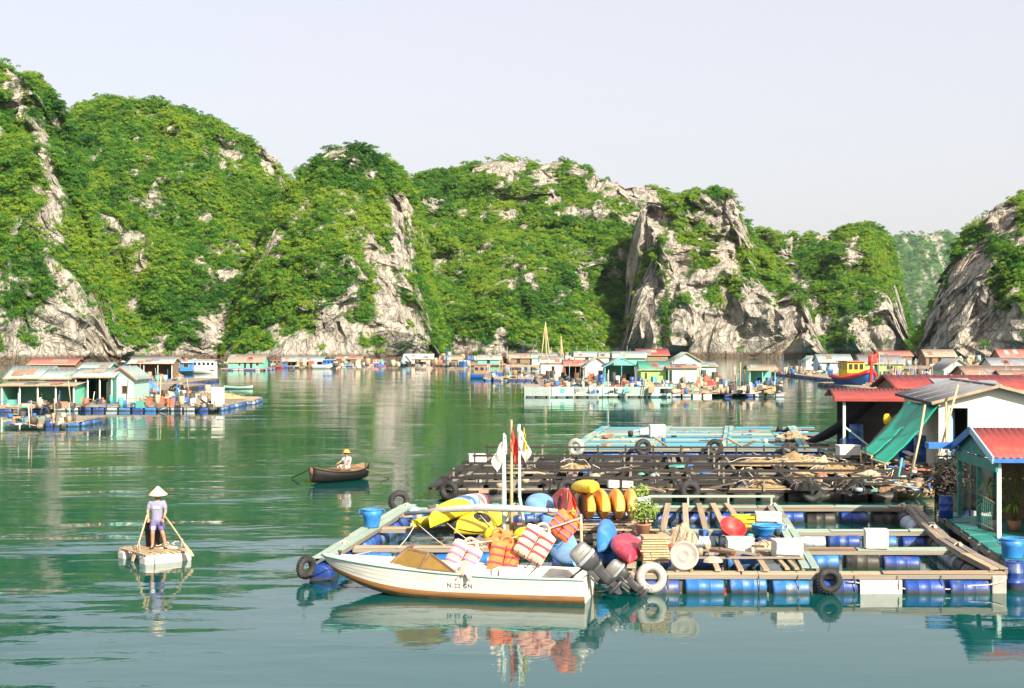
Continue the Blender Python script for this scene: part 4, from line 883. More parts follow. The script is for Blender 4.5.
def heap(label, loc, s, m, seed, strands='rope', ns=10, name='net_heap', cat='net', rz=None):
    """a slumped pile: rumpled mound with an uneven outline and loose strands"""
    rg = random.Random(seed); o = thing(name, label, cat, loc, rg.uniform(-.2,.2) if rz is None else rz)
    nu, nv = 40, 15; u, v = np.meshgrid(np.linspace(0,2*math.pi,nu+1)[:-1], np.linspace(0,1,nv))
    ed = 1+.28*fbm(np.cos(u)*1.6, np.sin(u)*1.6, u*0+seed, seed, 3); x = np.cos(u)*v*ed*s[0]/2; y = np.sin(u)*v*ed*s[1]/2
    z = s[2]*np.clip(1-v**2.2,0,1)*(.62+.5*fbm(x*1.3+seed, y*1.8, u*0, seed+3, 4)) + .16*s[2]*fbm(x*7, y*7, u*0, seed+5, 3)*(1-v*.6)
    z = np.maximum(z, 0)*(v < 1) - .03*(v >= 1)
    MB().grid([[Vector((x[j,i],y[j,i],z[j,i])) for i in range(nu)] for j in range(nv)], False, True).build('mound', M[m], o)
    for k in range(ns):
        a = rg.uniform(0,6.28); r0 = rg.uniform(.1,.7); p = Vector((math.cos(a)*r0*s[0]/2, math.sin(a)*r0*s[1]/2, s[2]*(1-r0**2)*.8)); pts = []
        for q in range(7): pts.append(p.copy()); a += rg.uniform(-.9,.9); p = p+Vector((math.cos(a)*s[0]*.07, math.sin(a)*s[1]*.09, -s[2]*.07*q*.5+rg.uniform(-.02,.04)))
        MB().tube(pts, .016, 4).build('loose_strand', M[strands], o)
    return o
heap('dark net bundle behind the stack of woven trays', W(660,540,.75)+Vector((0,2.2,-.25)), (.5,.4,.34), 'net_black', 6, 'rope_dark', 4, 'net_bundle')
heap('tan sackcloth heap slumped behind the round grey lid', W(686,545,.55)+Vector((0,.6,0)), (.85,.7,.5), 'sack_tan', 1, 'rope', 5, 'sackcloth', 'sack')
heap('brown sackcloth heap in front of the round blue tub', W(766,549,.53), (.85,.6,.42), 'sack_tan', 2, 'rope_dark', 5, 'sackcloth', 'sack')
heap('heap of brown fishing net on the dark pen raft walkway', W(575,470,.55), (1.6,1.4,.55), 'net_brown', 8)
heap('long heap of brown net along the back of the dark pen raft', W(790,464,.5), (5.0,1.8,.42), 'net_brown', 9, ns=18)
heap('brown net heap beside the green awning', W(846,472,.5), (2.8,1.6,.45), 'net_brown', 10, ns=10)
heap('black net bundle at the tyre nearest the green awning', W(806,489,.5), (1.1,.8,.45), 'net_black', 12, 'rope_dark', 6, 'net_bundle')
heap('black net bundle at the end of the dark pen raft', W(858,492,.42), (1.5,1.0,.5), 'net_black', 13, 'rope_dark', 8, 'net_bundle')
heap('tan net bundle on the turquoise raft end', W(793,438,.5), (1.8,1.4,.6), 'net_brown', 14, ns=6)
for i, (px, py, m_, lb) in enumerate(((800,478,'net_brown','tan net heap on the dark pen raft behind the corner tyre'),(835,483,'net_black','black net heap on the dark pen raft near the brown net'),(870,480,'sack_tan','tan bundle on the dark pen raft below the green awning'),(893,478,'net_black','black net heap beneath the awning edge'),(822,470,'wicker','straw bundle on the dark pen raft beside the brown net heap'),(884,490,'wood_brown','reddish brown bundle near the bamboo sampan'),(745,476,'net_black','small black net heap on the middle of the dark pen raft'),(520,472,'wood_grey','grey tangle of line on the far side of the flag poles'),(765,486,'net_brown','small brown net tangle on the front of the dark pen raft'))):
    heap(lb, W(px,py,.5), (rnd(.9,1.5),rnd(.7,1.0),rnd(.35,.55)), m_, 30+i, random.choice(['rope','rope_dark']), 6, 'net_bundle', 'bundle')
for i, (p0_, p1_, lb) in enumerate((((850,474),(905,484),'pale bamboo pole lying across the net heaps by the awning'),((830,480),(925,489),'long grey pole lying at the end of the dark pen raft'),((865,468),(900,462),'short plank leaning at the awning foot'),((780,470),(830,486),'thin pole lying on the dark pen raft by the brown nets'),((500,468),(545,474),'bent pale pole lying on the dark pen raft behind the flags'),((600,474),(640,466),'thin pole crossing the second pen of the dark raft'))):
    a_, b2 = W(*p0_,.75), W(*p1_,.6); tag(MB().tube([a_, a_.lerp(b2,.5)+Vector((0,0,.06)), b2], [.05,.045,.035], 6).build('loose_pole', M['bamboo' if i%2==0 else 'wood_grey'], None), lb, 'pole')
o = thing('round_lid', 'round grey lid leaning against the sack', 'lid', W(684,570,.50)+Vector((0,-.02,0))); Mx = Matrix.Translation((0,0,.34)) @ Matrix.Rotation(R(78), 4, 'X')
MB().lathe([(0,.02),(.10,.02),(.115,.035),(.13,.02),(.27,.02),(.29,.045),(.335,.045),(.345,.02),(.335,-.02),(0,-.02)], 28, Mx).build('disc', M['concrete'], o)
for x_ in (-.16,.17): MB().beam((x_,-.08,-.03),(x_,.3,.02),.08,.08).build('chock', M['wood_pale'], o)
# potted plants
def leafy(parent, c, rad, nl, size, m='plant_leaf', seed=1, squash=.8, nm='foliage'):
    rg = np.random.default_rng(seed); V, Fc = [], []
    for i in range(nl):
        d = rg.normal(0,1,3); d /= np.linalg.norm(d); p = np.array(c)+d*rad*rg.uniform(.35,1.05)*[1,1,squash]
        nr = d+[0,-.2,.5]+rg.normal(0,.4,3); nr /= np.linalg.norm(nr); a = np.cross(nr, rg.normal(0,1,3)); a /= np.linalg.norm(a); b2 = np.cross(nr, a); s_ = size*rg.uniform(.6,1.3); o_ = len(V)
        V += [p-a*s_, p-b2*s_*.45+nr*s_*.12, p+a*s_, p+b2*s_*.45+nr*s_*.12]; Fc.append((o_,o_+1,o_+2,o_+3))
    me = bpy.data.meshes.new(nm); me.from_pydata([tuple(v) for v in V], [], Fc); me.materials.append(M[m]); o_ = inst(nm, me, parent); o_['kind'] = 'stuff'; return o_
def potted(label, loc, rad, h, potm, seed, nl=220, size=.07, box=None):
    o = thing('potted_plant', label, 'plant', loc)
    if box: MB().box((0,0,box[2]/2), box).build('planter_box', M[potm], o, bev=.02)
    else: MB().lathe([(0,0),(.15,0),(.2,.26),(.22,.27),(.22,.30),(.18,.30),(.17,.24),(0,.24)], 16).build('pot', M[potm], o)
    zb_ = box[2] if box else .26
    st_ = MB()
    for k in range(6): a = k*1.05; st_.tube([(.03*math.cos(a),.03*math.sin(a),zb_-.05),(.1*math.cos(a)*rad*2,.1*math.sin(a)*rad*2,zb_+h*.5),(rad*.6*math.cos(a),rad*.6*math.sin(a),zb_+h*.85)], [.012,.01,.005], 5)
    st_.build('stems', M['stem'], o); leafy(o, (0,0,zb_+h*.62), rad, nl, size, seed=seed); return o
potted('bushy green potted plant beside the yellow orange kayaks', W(647,551,.55)+Vector((.0,1.1,.25)), .42, .62, 'terracotta', 3, 320, .075)
potted('low green plant in a pale planter box behind the bushy plant', W(648,536,.6)+Vector((0,3.2,.15)), .36, .24, 'planter', 4, 170, .06, box=(.72,.45,.55))
# ------------------------------------------------------------------ bamboo sampan between the rafts and stray gear
def sampan(label, loc, rz, L=2.4, w=.45, m='bamboo', inner='wood_grey', rise=.28, name='sampan', h=.3):
    o = thing(name, label, 'boat', loc, rz); rows, rin = [], []
    for i in range(19):
        t = -1+2*i/18; hb = w*(1-abs(t)**2.6*.82); g = h*.75+rise*abs(t)**2.4; k = -.08+rise*.75*abs(t)**2.6
        rows.append([Vector((t*L/2, hb*math.cos(a)*(.82+.18*(1-math.sin(a))), k+(g-k)*(1-math.sin(a)))) for a in np.linspace(0,math.pi,9)])
        rin.append([Vector((t*L/2*.97, hb*.88*math.cos(a), k+.05+(g-k)*(1-math.sin(a)))) for a in np.linspace(0,math.pi,9)])
    MB().grid(rows).build('hull', M[m], o, solid=.02); MB().grid(rin).build('lining', M[inner], o)
    for s_ in (0,-1): MB().tube([r[s_]+Vector((0,0,.01)) for r in rows], .03, 6).build('gunwale', M[m], o)
    for t in (-.5,0,.45): MB().box((t*L/2,0,h*.62),(.18,w*1.5,.03)).build('thwart', M[inner], o)
    return o
sampan('slim bamboo sampan moored between the dark raft and the pavilion', W(918,499,0)+Vector((0,.5,0)), R(4), 2.4, .5)

clutter('odd bits of gear strewn among the kayaks and boxes of the near raft', 640, 790, 530, 562, 46, .55, .45, 301, .7, .02)
clutter('odd bits of gear on the near raft left of the flags', 405, 560, 505, 530, 36, .5, .45, 302, .7, .02)
clutter('jumble of fishing gear along the dark pen raft', 470, 900, 461, 494, 45, .52, .5, 303, .6, .05)
clutter('odd gear along the turquoise raft', 590, 830, 430, 450, 40, .52, .6, 304, .6, .04)
# ------------------------------------------------------------------ houses
def corr(p00, p10, p01, p11, n=40, amp=.025, nv=2):
    """corrugated sheet between four corners; waves run from p0x to p1x edge"""
    p00, p10, p01, p11 = map(Vector, (p00,p10,p01,p11)); nr = (p10-p00).cross(p01-p00).normalized(); rows = []
    for j in range(nv+1):
        v = j/nv; rows.append([p00.lerp(p10,i/(2*n)).lerp(p01.lerp(p11,i/(2*n)), v)+nr*amp*(1 if i%2 else -1) for i in range(2*n+1)])
    return MB().grid(rows, True)
# white house with the green awning
HW = thing('floating_house', 'white walled floating house with grey corrugated roof and green awning side', 'house', (17.4,58,0), R(-7))
# local axes: x to the right along the gable wall, y away along the ridge
w_, dp, ez, rz_ = 4.6, 9.2, 3.42, 4.02
z0 = .55
MB().box((w_/2,dp/2,z0-.10),(w_+.9,dp+.8,.12)).build('deck', M['wood_grey'], HW)
for k in range(5): inst('float_barrel', DRUM[['blue_drum','dark_drum','sky_drum'][k%3]], HW, (.0+k*1.1,-.1,.12))
for k in range(8): inst('float_barrel', DRUM[['dark_drum','blue_drum'][k%2]], HW, (-.25,.6+k*1.1,.12), (0,0,R(90)))
# gable wall with a doorway opening left of centre
def wallpoly(o, pts, t, nrm, m, nm='wall'): return MB().slab(pts, t, nrm).build(nm, M[m], o)
dx0, dx1, dz = .42, 1.15, 3.12
gz = lambda x_: ez+(rz_-ez)*(1-abs(x_-w_/2)/(w_/2))-.05
wallpoly(HW, [(0,0,z0),(dx0,0,z0),(dx0,0,gz(dx0)),(0,0,gz(0))], .1, (0,1,0), 'white_wall')
wallpoly(HW, [(dx0,0,dz),(dx1,0,dz),(dx1,0,gz(dx1)),(dx0,0,gz(dx0))], .1, (0,1,0), 'white_wall')
wallpoly(HW, [(dx1,0,z0),(w_,0,z0),(w_,0,gz(w_)),(w_/2,0,gz(w_/2)),(dx1,0,gz(dx1))], .1, (0,1,0), 'white_wall')
wallpoly(HW, [(0,.1,z0),(0,dp,z0),(0,dp,ez-.06),(0,.1,ez-.06)], .1, (1,0,0), 'white_wall')
wallpoly(HW, [(w_,.1,z0),(w_,dp,z0),(w_,dp,ez-.06),(w_,.1,ez-.06)], -.1, (1,0,0), 'white_wall')
wallpoly(HW, [(0,dp,z0),(w_,dp,z0),(w_,dp,gz(w_)),(w_/2,dp,gz(w_/2)),(0,dp,gz(0))], -.1, (0,1,0), 'white_wall')
for (a_, b2) in (((dx0-.03,-.03,z0),(dx0-.03,-.03,dz)),((dx1+.03,-.03,z0),(dx1+.03,-.03,dz)),((dx0-.06,-.03,dz+.03),(dx1+.06,-.03,dz+.03))): MB().beam(a_, b2, .07, .07).build('door_frame', M['mint_pole'], HW)
d_o = MB().box((.34,0,0),(.66,.04,2.45)).build('door', M['sky_wall'], HW, (dx0+.02,.16,z0+1.25), (0,0,R(62))); MB().box((.58,-.05,0),(.03,.06,.14)).build('handle', M['steel_dark'], d_o)
for s_, x0_, x1_ in ((0,-.35,w_/2),(1,w_+.35,w_/2)):
    zl = ez-.35*(rz_-ez)/(w_/2)+.02
    r_ = corr((x0_,-.4,zl),(x0_,dp+.4,zl),(x1_,-.4,rz_+.02),(x1_,dp+.4,rz_+.02), 42, .022).build('roof', M['roof_grey'], HW, solid=.012)
    for k in (1.6, 4.2, 6.6): MB().beam((x0_,k,zl+.045),(x1_,k,rz_+.065),.1,.03).build('batten', M['wood_grey'], r_)
MB().beam((w_/2,-.42,rz_+.05),(w_/2,dp+.42,rz_+.05),.25,.05).build('ridge_cap', M['roof_grey'], HW)
MB().beam((-.35,-.42,ez-.10),(w_/2,-.42,rz_+.0),.04,.12).build('barge_board', M['wood_pale'], HW); MB().beam((w_+.35,-.42,ez-.10),(w_/2,-.42,rz_+.0),.04,.12).build('barge_board', M['wood_pale'], HW)
MB().beam((-.36,-.4,ez-.12),(-.36,dp+.4,ez-.12),.05,.1).build('eave_board', M['dark_inside'], HW)
# red roofed shed standing behind and beside it
RS = thing('floating_shed', 'open shed with long red corrugated roof and mint posts behind the white house', 'shed', (16.2,69.5,0), R(-7))
MB().box((4.2,2.2,.42),(9.0,5.4,.12)).build('deck', M['wood_grey'], RS)
for k in range(8): inst('float_barrel', DRUMF[['blue_drum','dark_drum'][k%2]], RS, (.2+k*1.1,-.35,.12))
for ya, yb, za, zb_ in ((-.6,1.9,3.04,3.46),(4.6,1.9,3.0,3.46)): corr((-.5,ya,za),(4.4,ya,za),(-.5,yb,zb_),(4.4,yb,zb_), 24, .03).build('roof', M['roof_red'], RS, solid=.015)
MB().beam((-.5,-.62,3.0),(4.4,-.62,3.0),.05,.14).build('fascia', M['roof_red'], RS)
for x_ in (.0,2.9): MB().beam((x_,-.3,.45),(x_,-.3,3.04),.13,.13).build('post', M['mint_pole'], RS)
MB().beam((0,-.3,1.7),(1.5,-.3,.5),.08,.08).build('brace', M['mint_pole'], RS)
MB().box((2.4,4.0,1.7),(4.6,.08,2.4)).build('back_wall', M['dark_inside'], RS)  # coloured near-black to give the shade under the shed roof
# green awning: two tarpaulin strips hung from the eave
AW = thing('awning', 'bright green tarpaulin awning sloping from the white house eave to the raft', 'awning', (0,0,0))
def strip(a0, a1, b0, b1, nm='tarpaulin'):
    rows = []
    for j in range(15):
        v = j/14; r = []
        for i in range(7):
            u = i/6; p = a0.lerp(a1,u).lerp(b0.lerp(b1,u), v); p = p+Vector((0,0,-.16*math.sin(math.pi*v)-.05*math.sin(math.pi*u)*v+.015*math.sin(v*21+u*5))); r.append(p)
        rows.append(r)
    MB().grid(rows).build(nm, M['tarp_green'], AW, solid=.012)
tA = Vector((X(907,62.5),62.5,Zr(401,62.5))); tB = Vector((X(922,60.2),60.2,Zr(403,60.2))); tC = Vector((X(938,57.7),57.7,Zr(406,57.7)))
bA = Vector((X(861,58.5),58.5,Zr(451,58.5))); bB = Vector((X(872,57.0),57.0,Zr(456,57))); bB2 = Vector((X(871,56.6),56.6,Zr(459,56.6))); bC = Vector((X(885,55.0),55.0,Zr(464,55)))
strip(tA, tB, bA, bB); strip(tB+Vector((.02,-.03,-.03)), tC, bB2, bC)
MB().tube([bA+Vector((-.1,.05,.02)), bB, bB2, bC+Vector((.1,-.05,0))], .035, 6).build('edge_pole', M['bamboo'], AW)
MB().tube([tA+Vector((-.1,.05,.02)), tC+Vector((.05,-.05,.02))], .035, 6).build('edge_pole', M['bamboo'], AW)
for p_ in (bA, bC, bB):
    MB().tube([p_+Vector((0,0,.02)), Vector((p_.x+.05,p_.y,-.3))], .035, 6).build('post', M['bamboo'], AW)
# props leaning on the eave, long black tube
for px0, py0, px1, py1, lb in ((958,385,932,476,'bamboo prop leaning from the eave beside the doorway'),(946,402,946,452,'upright pale prop under the eave corner'),(925,405,913,468,'thin bamboo pole leaning behind the blue barrel')):
    tag(MB().tube([(X(px0,57.2),57.2,Zr(py0,57.2)),(X((px0+px1)/2,56.6)+.03,56.6,Zr((py0+py1)/2,56.6)),(X(px1,55.9),55.9,Zr(py1,55.9))], .045, 7).build('bamboo_pole', M['bamboo'], None), lb, 'pole')
tb = MB().tube([(X(884,71.5),71.5,3.15),(X(866,71.6),71.6,2.45),(X(846,72.2),72.2,1.7),(X(826,73.5),73.5,1.0),(X(806,75.5),75.5,.42)], [.1,.22,.27,.24,.14], 10)
tag(tb.build('black_tube', M['net_black'], None), 'thick black roll sloping from the red shed roof down to the turquoise raft', 'tube')
# barrels and pots on the decks, standing
def stand_drum(label, loc, m, s=1.0, group='upright blue barrels'):
    o = thing('barrel', label, 'barrel', loc, rnd(0,3), group); o.scale = (s,s,s)
    MB().lathe([(0,0),(.26,0),(.28,.02),(.285,.3),(.297,.315),(.297,.345),(.285,.36),(.285,.58),(.297,.595),(.297,.625),(.285,.64),(.275,.88),(.25,.92),(0,.92)], 18).build('body', M[m], o)
    MB().torus(.262,.018, Matrix.Translation((0,0,.915)), 18, 6).build('rim', M[m], o)
    for x_ in (-.12,.12): MB().lathe([(.035,0),(.035,.03),(0,.03)], 8, Matrix.Translation((x_,0,.918))).build('bung', M['strap_black'], o)
    return o
dk = .53
stand_drum('tall blue barrel under the green awning edge', W(923,464,dk), 'sky_drum', 1.32)
stand_drum('blue barrel in the shade below the awning', W(906,458,dk), 'blue_drum', 1.25)
stand_drum('blue barrel beside the grey bucket at the white house door', W(947,470,dk), 'sky_drum', 1.1)
stand_drum('blue barrel under the mint post of the red shed', W(856,447,.5), 'sky_drum', 1.25)
stand_drum('dark blue barrel lying under the sloping black roll', W(840,450,.4)+Vector((0,0,.3)), 'blue_drum').rotation_euler = (R(90),0,R(80))
stand_drum('blue barrel behind the pavilion blue fascia', W(965,474,dk), 'blue_drum', 1.2)
tub('grey bucket on the deck behind the pavilion', W(955,478,dk), .2, .26, .5, 'concrete', name='bucket', cat='bucket')
tub('grey bucket hung in the shade of the red shed', W(882,452,dk), .2, .24, .4, 'concrete', name='bucket', cat='bucket')
o = thing('buoy', 'round orange float on the deck below the awning', 'buoy', W(911,458,dk)); MB().lathe([(0,0),(.12,.03),(.2,.15),(.2,.25),(.12,.37),(.04,.4),(.04,.46),(0,.46)], 14).build('float_body', M['jacket_orange'], o)
MB().torus(.04,.012, Matrix.Translation((0,0,.48)) @ Matrix.Rotation(R(90),4,'X'), 10, 5).build('eye', M['strap_black'], o)
sack('yellow sack hanging beside the awning top', Vector((X(887,63),63,Zr(425,63))), (.34,.3,.5), 'yellow', 21)
foam_box('tan crate on the raft at the awning foot', W(848,457,.6), (1.0,.7,.55), R(4), group=None)
# walkway of teal boards to the pavilion
PW = thing('walkway', 'teal boarded walkway edging the pavilion platform', 'walkway', (0,0,0))
for k in range(8):
    t0, t1 = k/8, (k+1)/8; A0, A1 = W(938,514,.5), W(1012,566,.42)
    p, q = A0.lerp(A1,t0+.01), A0.lerp(A1,t1-.01); nv = Vector((.93,.3,0))*.62
    MB().slab([p, q, q+nv, p+nv], .05, (0,0,1)).build('board', M['teal_paint'], PW)
    MB().beam(p-Vector((0,0,.1)), q-Vector((0,0,.1)), .07, .14).build('bearer', M['wood_grey'], PW)
for k in range(6): c_ = W(938,514,.5).lerp(W(1012,566,.42), (k+.5)/6)+Vector((.5,.15,-.38)); inst('float_barrel', DRUM['dark_drum' if k%2 else 'blue_drum'], PW, c_, (0,0,R(72)))
# pavilion with red roof and blue fascia
PV = thing('pavilion', 'small pavilion with red corrugated roof blue fascia and green posts', 'pavilion', (13.4,39.0,0), R(-3))
pe, pr, pd = 2.66, 3.28, 4.2; xl = 5.5
MB().box((xl/2+.2,pd/2+.2,.36),(xl+.6,pd+1.2,.12)).build('deck', M['teal_paint'], PV)
for k in range(5): inst('float_barrel', DRUM['blue_drum'], PV, (.5+k*1.1,-.2,.1))
corr((-.25,-.15,pe-.03),(xl,-.15,pe-.03),(-.25,pd/2,pr+.03),(xl,pd/2,pr+.03), 30, .022).build('roof', M['roof_red'], PV, solid=.012)
corr((-.25,pd+.15,pe-.03),(xl,pd+.15,pe-.03),(-.25,pd/2,pr+.03),(xl,pd/2,pr+.03), 30, .022).build('roof', M['roof_red'], PV, solid=.012)
MB().beam((-.26,-.2,pe-.09),(-.26,pd/2,pr-.02),.05,.2).build('fascia', M['sky_wall'], PV); MB().beam((-.262,pd+.2,pe-.09),(-.262,pd/2,pr-.02),.05,.22).build('fascia', M['blue_paint'], PV)
MB().beam((-.25,-.17,pe-.1),(xl,-.17,pe-.1),.04,.12).build('fascia', M['blue_paint'], PV); MB().beam((-.95,pd+.25,pe-.02),(-.1,pd+.25,pe-.02),.5,.17).build('fascia', M['blue_paint'], PV)
MB().slab([(-.12,.1,pe-.1),(-.12,pd-.1,pe-.1),(-.12,pd/2,pr-.1)], .05, (1,0,0)).build('gable_panel', M['teal_paint'], PV)
MB().beam((-.1,0,pe-.28),(-.1,pd,pe-.28),.07,.3).build('tie_beam', M['teal_paint'], PV)
for (x_,y_,m_) in ((-.05,2.0,'teal_paint'),(-.05,4.1,'teal_paint'),(-.02,.1,'mint_pole'),(2.6,4.1,'teal_paint'),(5.3,4.1,'teal_paint'),(5.3,.1,'mint_pole'),(1.0,4.1,'teal_paint')): MB().beam((x_,y_,.4),(x_,y_,pe-.1),.11,.11).build('post', M[m_], PV)
rl = MB().beam((-.1,.2,1.35),(-.1,2.0,1.45),.04,.04).beam((-.1,.2,.6),(-.1,2.0,.6),.04,.04); rl.build('railing', M['wood_grey'], PV)
for k in range(9): MB().beam((-.1,.3+k*.2,.6),(-.1,.3+k*.2,1.38),.012,.012).build('baluster', M['teal_paint'], PV)
for k in range(5): MB().beam((-.1,.25,.72+k*.14),(-.1,2.0,.72+k*.14),.01,.01).build('railing_wire', M['teal_paint'], PV)
MB().box((3.2,4.3,1.4),(4.4,.06,2.0)).build('back_wall', M['brown_wall'], PV)
MB().box((3.3,-.02,1.35),(4.6,.05,2.0)).build('sun_blocker', M['teal_paint'], PV)  # unseen panel beyond the frame, added to keep sun out of the pavilion
MB().box((1.6,.25,2.28),(1.6,.06,.3)).build('valance', M['white_wall'], PV)
tub('blue tub at the pavilion corner by the pale post', W(1012,558,.48)+Vector((.05,.1,0)), .25, .28, .46, 'blue_plastic')
stand_drum('blue barrel on the teal walkway head', W(946,518,.54), 'blue_drum', .72)
stand_drum('blue barrel half under the pavilion corner', W(1013,590,.0)+Vector((.1,.2,-.1)), 'blue_drum', .8)
def tall_plant(label, loc, h, n, seed):
    rg = random.Random(seed); o = thing('tall_plant', label, 'plant', loc)
    MB().lathe([(0,0),(.16,0),(.2,.28),(.17,.28),(0,.25)], 14).build('pot', M['terracotta'], o)
    for k in range(4): a = rg.uniform(0,6.28); MB().tube([(.03*math.cos(a),.03*math.sin(a),.2),(.12*math.cos(a),.12*math.sin(a),h*.6),(.2*math.cos(a),.2*math.sin(a),h*.85)], [.02,.016,.01], 5).build('stem', M['stem'], o)
    b_ = MB()
    for k in range(n):
        a, z = rg.uniform(0,6.28), h*rg.uniform(.35,1); L_ = rg.uniform(.3,.55); d_2 = Vector((math.cos(a),math.sin(a),0)); s_ = Vector((-math.sin(a),math.cos(a),0))*.035; c_ = d_2*.08+Vector((0,0,z))
        b_.grid([[c_+d_2*L_*t+Vector((0,0,L_*(.55*t-.95*t*t)))+s_*w2*math.sin(math.pi*(.1+.88*t)) for w2 in (-1,0,1)] for t in np.linspace(0,1,6)])
    q = b_.build('leaves', M['plant_leaf'], o); q['kind'] = 'stuff'; return o
tall_plant('tall strappy green plant beside the pale pavilion post', Vector((X(994,40.8),40.8,.43)), 1.45, 60, 4)
tall_plant('tall strappy green plant at the picture edge inside the pavilion', Vector((X(1018,40.3),40.6,.43)), 1.75, 60, 9)
for px, py, lb in ((962,470,'drooping dark shrub on the deck behind the walkway'),(950,492,'low dark shrub overhanging the walkway head')):
    o = thing('shrub', lb, 'shrub', W(px,py+14,.5)+Vector((.2,1.0,0))); MB().tube([(0,0,0),(.03,0,.5),(0,.02,.8)], [.03,.02,.01], 6).build('stem', M['stem'], o); leafy(o, (0,0,.75), .8, 700, .08, 'dark_leaf', int(px), .9)

# dark panels added to stand in for the shadowy space behind the pavilion
SN = thing('shade_backdrop', 'dark panels standing in for the shade behind the pavilion posts', 'net', (X(936,47.5),47.5,0))
for k in range(4):
    x0_ = k*1.15; rows = [[Vector((x0_+1.13*i/8, .12*math.sin(i*1.3+k)+.05*math.sin(j*2), 1.95-.1*math.sin(math.pi*i/8)-(1.75)*j/8)) for i in range(9)] for j in range(9)]
    MB().grid(rows).build('shade_panel', M['shade_backdrop'], SN, solid=.01)
for k in range(5): MB().tube([(k*1.15,.05,-.2),(k*1.15,.05,2.1)], .04, 6).build('post', M['wood_dark'], SN)
MB().tube([(0,.05,1.98),(4.6,.05,1.98)], .03, 6).build('top_rail', M['wood_dark'], SN)

clutter('jumble of gear on the deck under the awning and shed', 862, 958, 448, 474, 90, .52, .55, 310, 1.0, .1)
clutter('jumble of gear at the raft end below the awning', 850, 935, 472, 492, 70, .5, .55, 311, .7, .06)
# ------------------------------------------------------------------ people
def skin_obj(name, m, V, E, parent, root=0, sub=2):
    """V: {key: (x,y,z,r) or (x,y,z,rx,ry)}; E: pairs of keys"""
    ks = list(V); ix = {k: i for i, k in enumerate(ks)}; me = bpy.data.meshes.new(name)
    me.from_pydata([V[k][:3] for k in ks], [(ix[a], ix[b_]) for a, b_ in E], []); me.materials.append(m)
    o = inst(name, me, parent); md = o.modifiers.new('skin', 'SKIN'); md.use_smooth_shade = True
    sv = me.skin_vertices[0].data
    for k in ks: r = V[k][3:]; sv[ix[k]].radius = (r[0], r[-1]); sv[ix[k]].use_root = (ks[root] == k)
    sb = o.modifiers.new('sub', 'SUBSURF'); sb.levels = sub; sb.render_levels = sub; return o
def hand(V, E, w_, side, grip, key):
    """palm beyond the wrist point, four fingers curled round the grip direction and a thumb"""
    wv = Vector(V[w_][:3]); dn = Vector(grip).normalized(); ac = dn.cross(Vector((0,1,0))).normalized()*side; pm_ = wv+dn*.06
    V[key+'palm'] = (*pm_, .036, .02); E.append((w_, key+'palm'))
    for q, (of, ln) in enumerate(((-.028,.034),(-.01,.04),(.01,.038),(.027,.030))):
        a = pm_+ac*of+dn*.035; b2 = a+dn*ln*.6+Vector((0,-.022,0)); c_ = b2+Vector((0,-.012,0))-dn*ln*.35
        for nm, p, r in (('a',a,.0095),('b',b2,.009),('c',c_,.008)): V[f'{key}f{q}{nm}'] = (*p, r)
        E += [(key+'palm', f'{key}f{q}a'), (f'{key}f{q}a', f'{key}f{q}b'), (f'{key}f{q}b', f'{key}f{q}c')]
    t0 = pm_-ac*.045-dn*.015; t1 = t0-ac*.006+dn*.03+Vector((0,-.02,0)); V[key+'ta'] = (*t0, .011); V[key+'tb'] = (*t1, .009); E += [(key+'palm', key+'ta'), (key+'ta', key+'tb')]
def face(o, c, yaw, m_skin, hair=True):
    Mx = Matrix.Translation(c) @ Matrix.Rotation(yaw, 4, 'Z')
    for s_ in (-1,1):
        MB().lathe([(0,-.012),(.010,-.006),(.012,0),(.010,.006),(0,.012)], 8, Mx @ Matrix.Translation((s_*.034,-.088,.012)) @ Matrix.Rotation(R(90),4,'X')).build('eye', M['hair'], o)
        MB().lathe([(0,-.03),(.016,-.015),(.018,.005),(.012,.025),(0,.03)], 8, Mx @ Matrix.Translation((s_*.088,.005,.0)), sy=1.4, sx=.5).build('ear', m_skin, o)
    MB().lathe([(.0,.03),(.010,.01),(.016,-.012),(0,-.02)], 8, Mx @ Matrix.Translation((0,-.102,-.008))).build('nose', m_skin, o)
    MB().box(Mx @ Vector((0,-.092,-.048)), (.042,.008,.010), yaw).build('mouth', M['terracotta'], o)
    if hair: MB().lathe([(.10,-.03),(.108,.03),(.098,.075),(.06,.112),(0,.122)], 16, Mx @ Matrix.Translation((0,.012,.0)), sx=.92, caps=False).build('hair', M['hair'], o)
PL = W(157,546,.33)
ps = thing('person', 'person in conical straw hat, grey shirt and violet shorts poling a white foam raft', 'person', (PL.x,PL.y,.275), R(6))
V = {'pel':(0,0,.80,.115,.085),'spi':(.005,-.01,.97,.10,.072),'che':(.01,-.03,1.16,.145,.095),'nec':(.025,-.05,1.305,.05,.05),'jaw':(.035,-.085,1.375,.062,.07),'hea':(.035,-.075,1.455,.082,.092),'top':(.035,-.07,1.515,.06,.065),
 'shL':(-.165,-.03,1.235,.058),'elL':(-.235,-.075,1.0,.042),'wrL':(-.20,-.22,.825,.028),'shR':(.175,-.03,1.235,.058),'elR':(.24,-.06,1.0,.042),'wrR':(.205,-.215,.83,.028),
 'hiL':(-.085,0,.74,.098,.095),'knL':(-.105,-.07,.43,.06),'caL':(-.115,-.01,.28,.056),'anL':(-.12,.02,.08,.036),'toL':(-.135,-.13,.03,.036,.022),
 'hiR':(.085,0,.74,.098,.095),'knR':(.15,-.06,.43,.06),'caR':(.185,.0,.28,.056),'anR':(.215,.03,.08,.036),'toR':(.245,-.115,.03,.036,.022)}
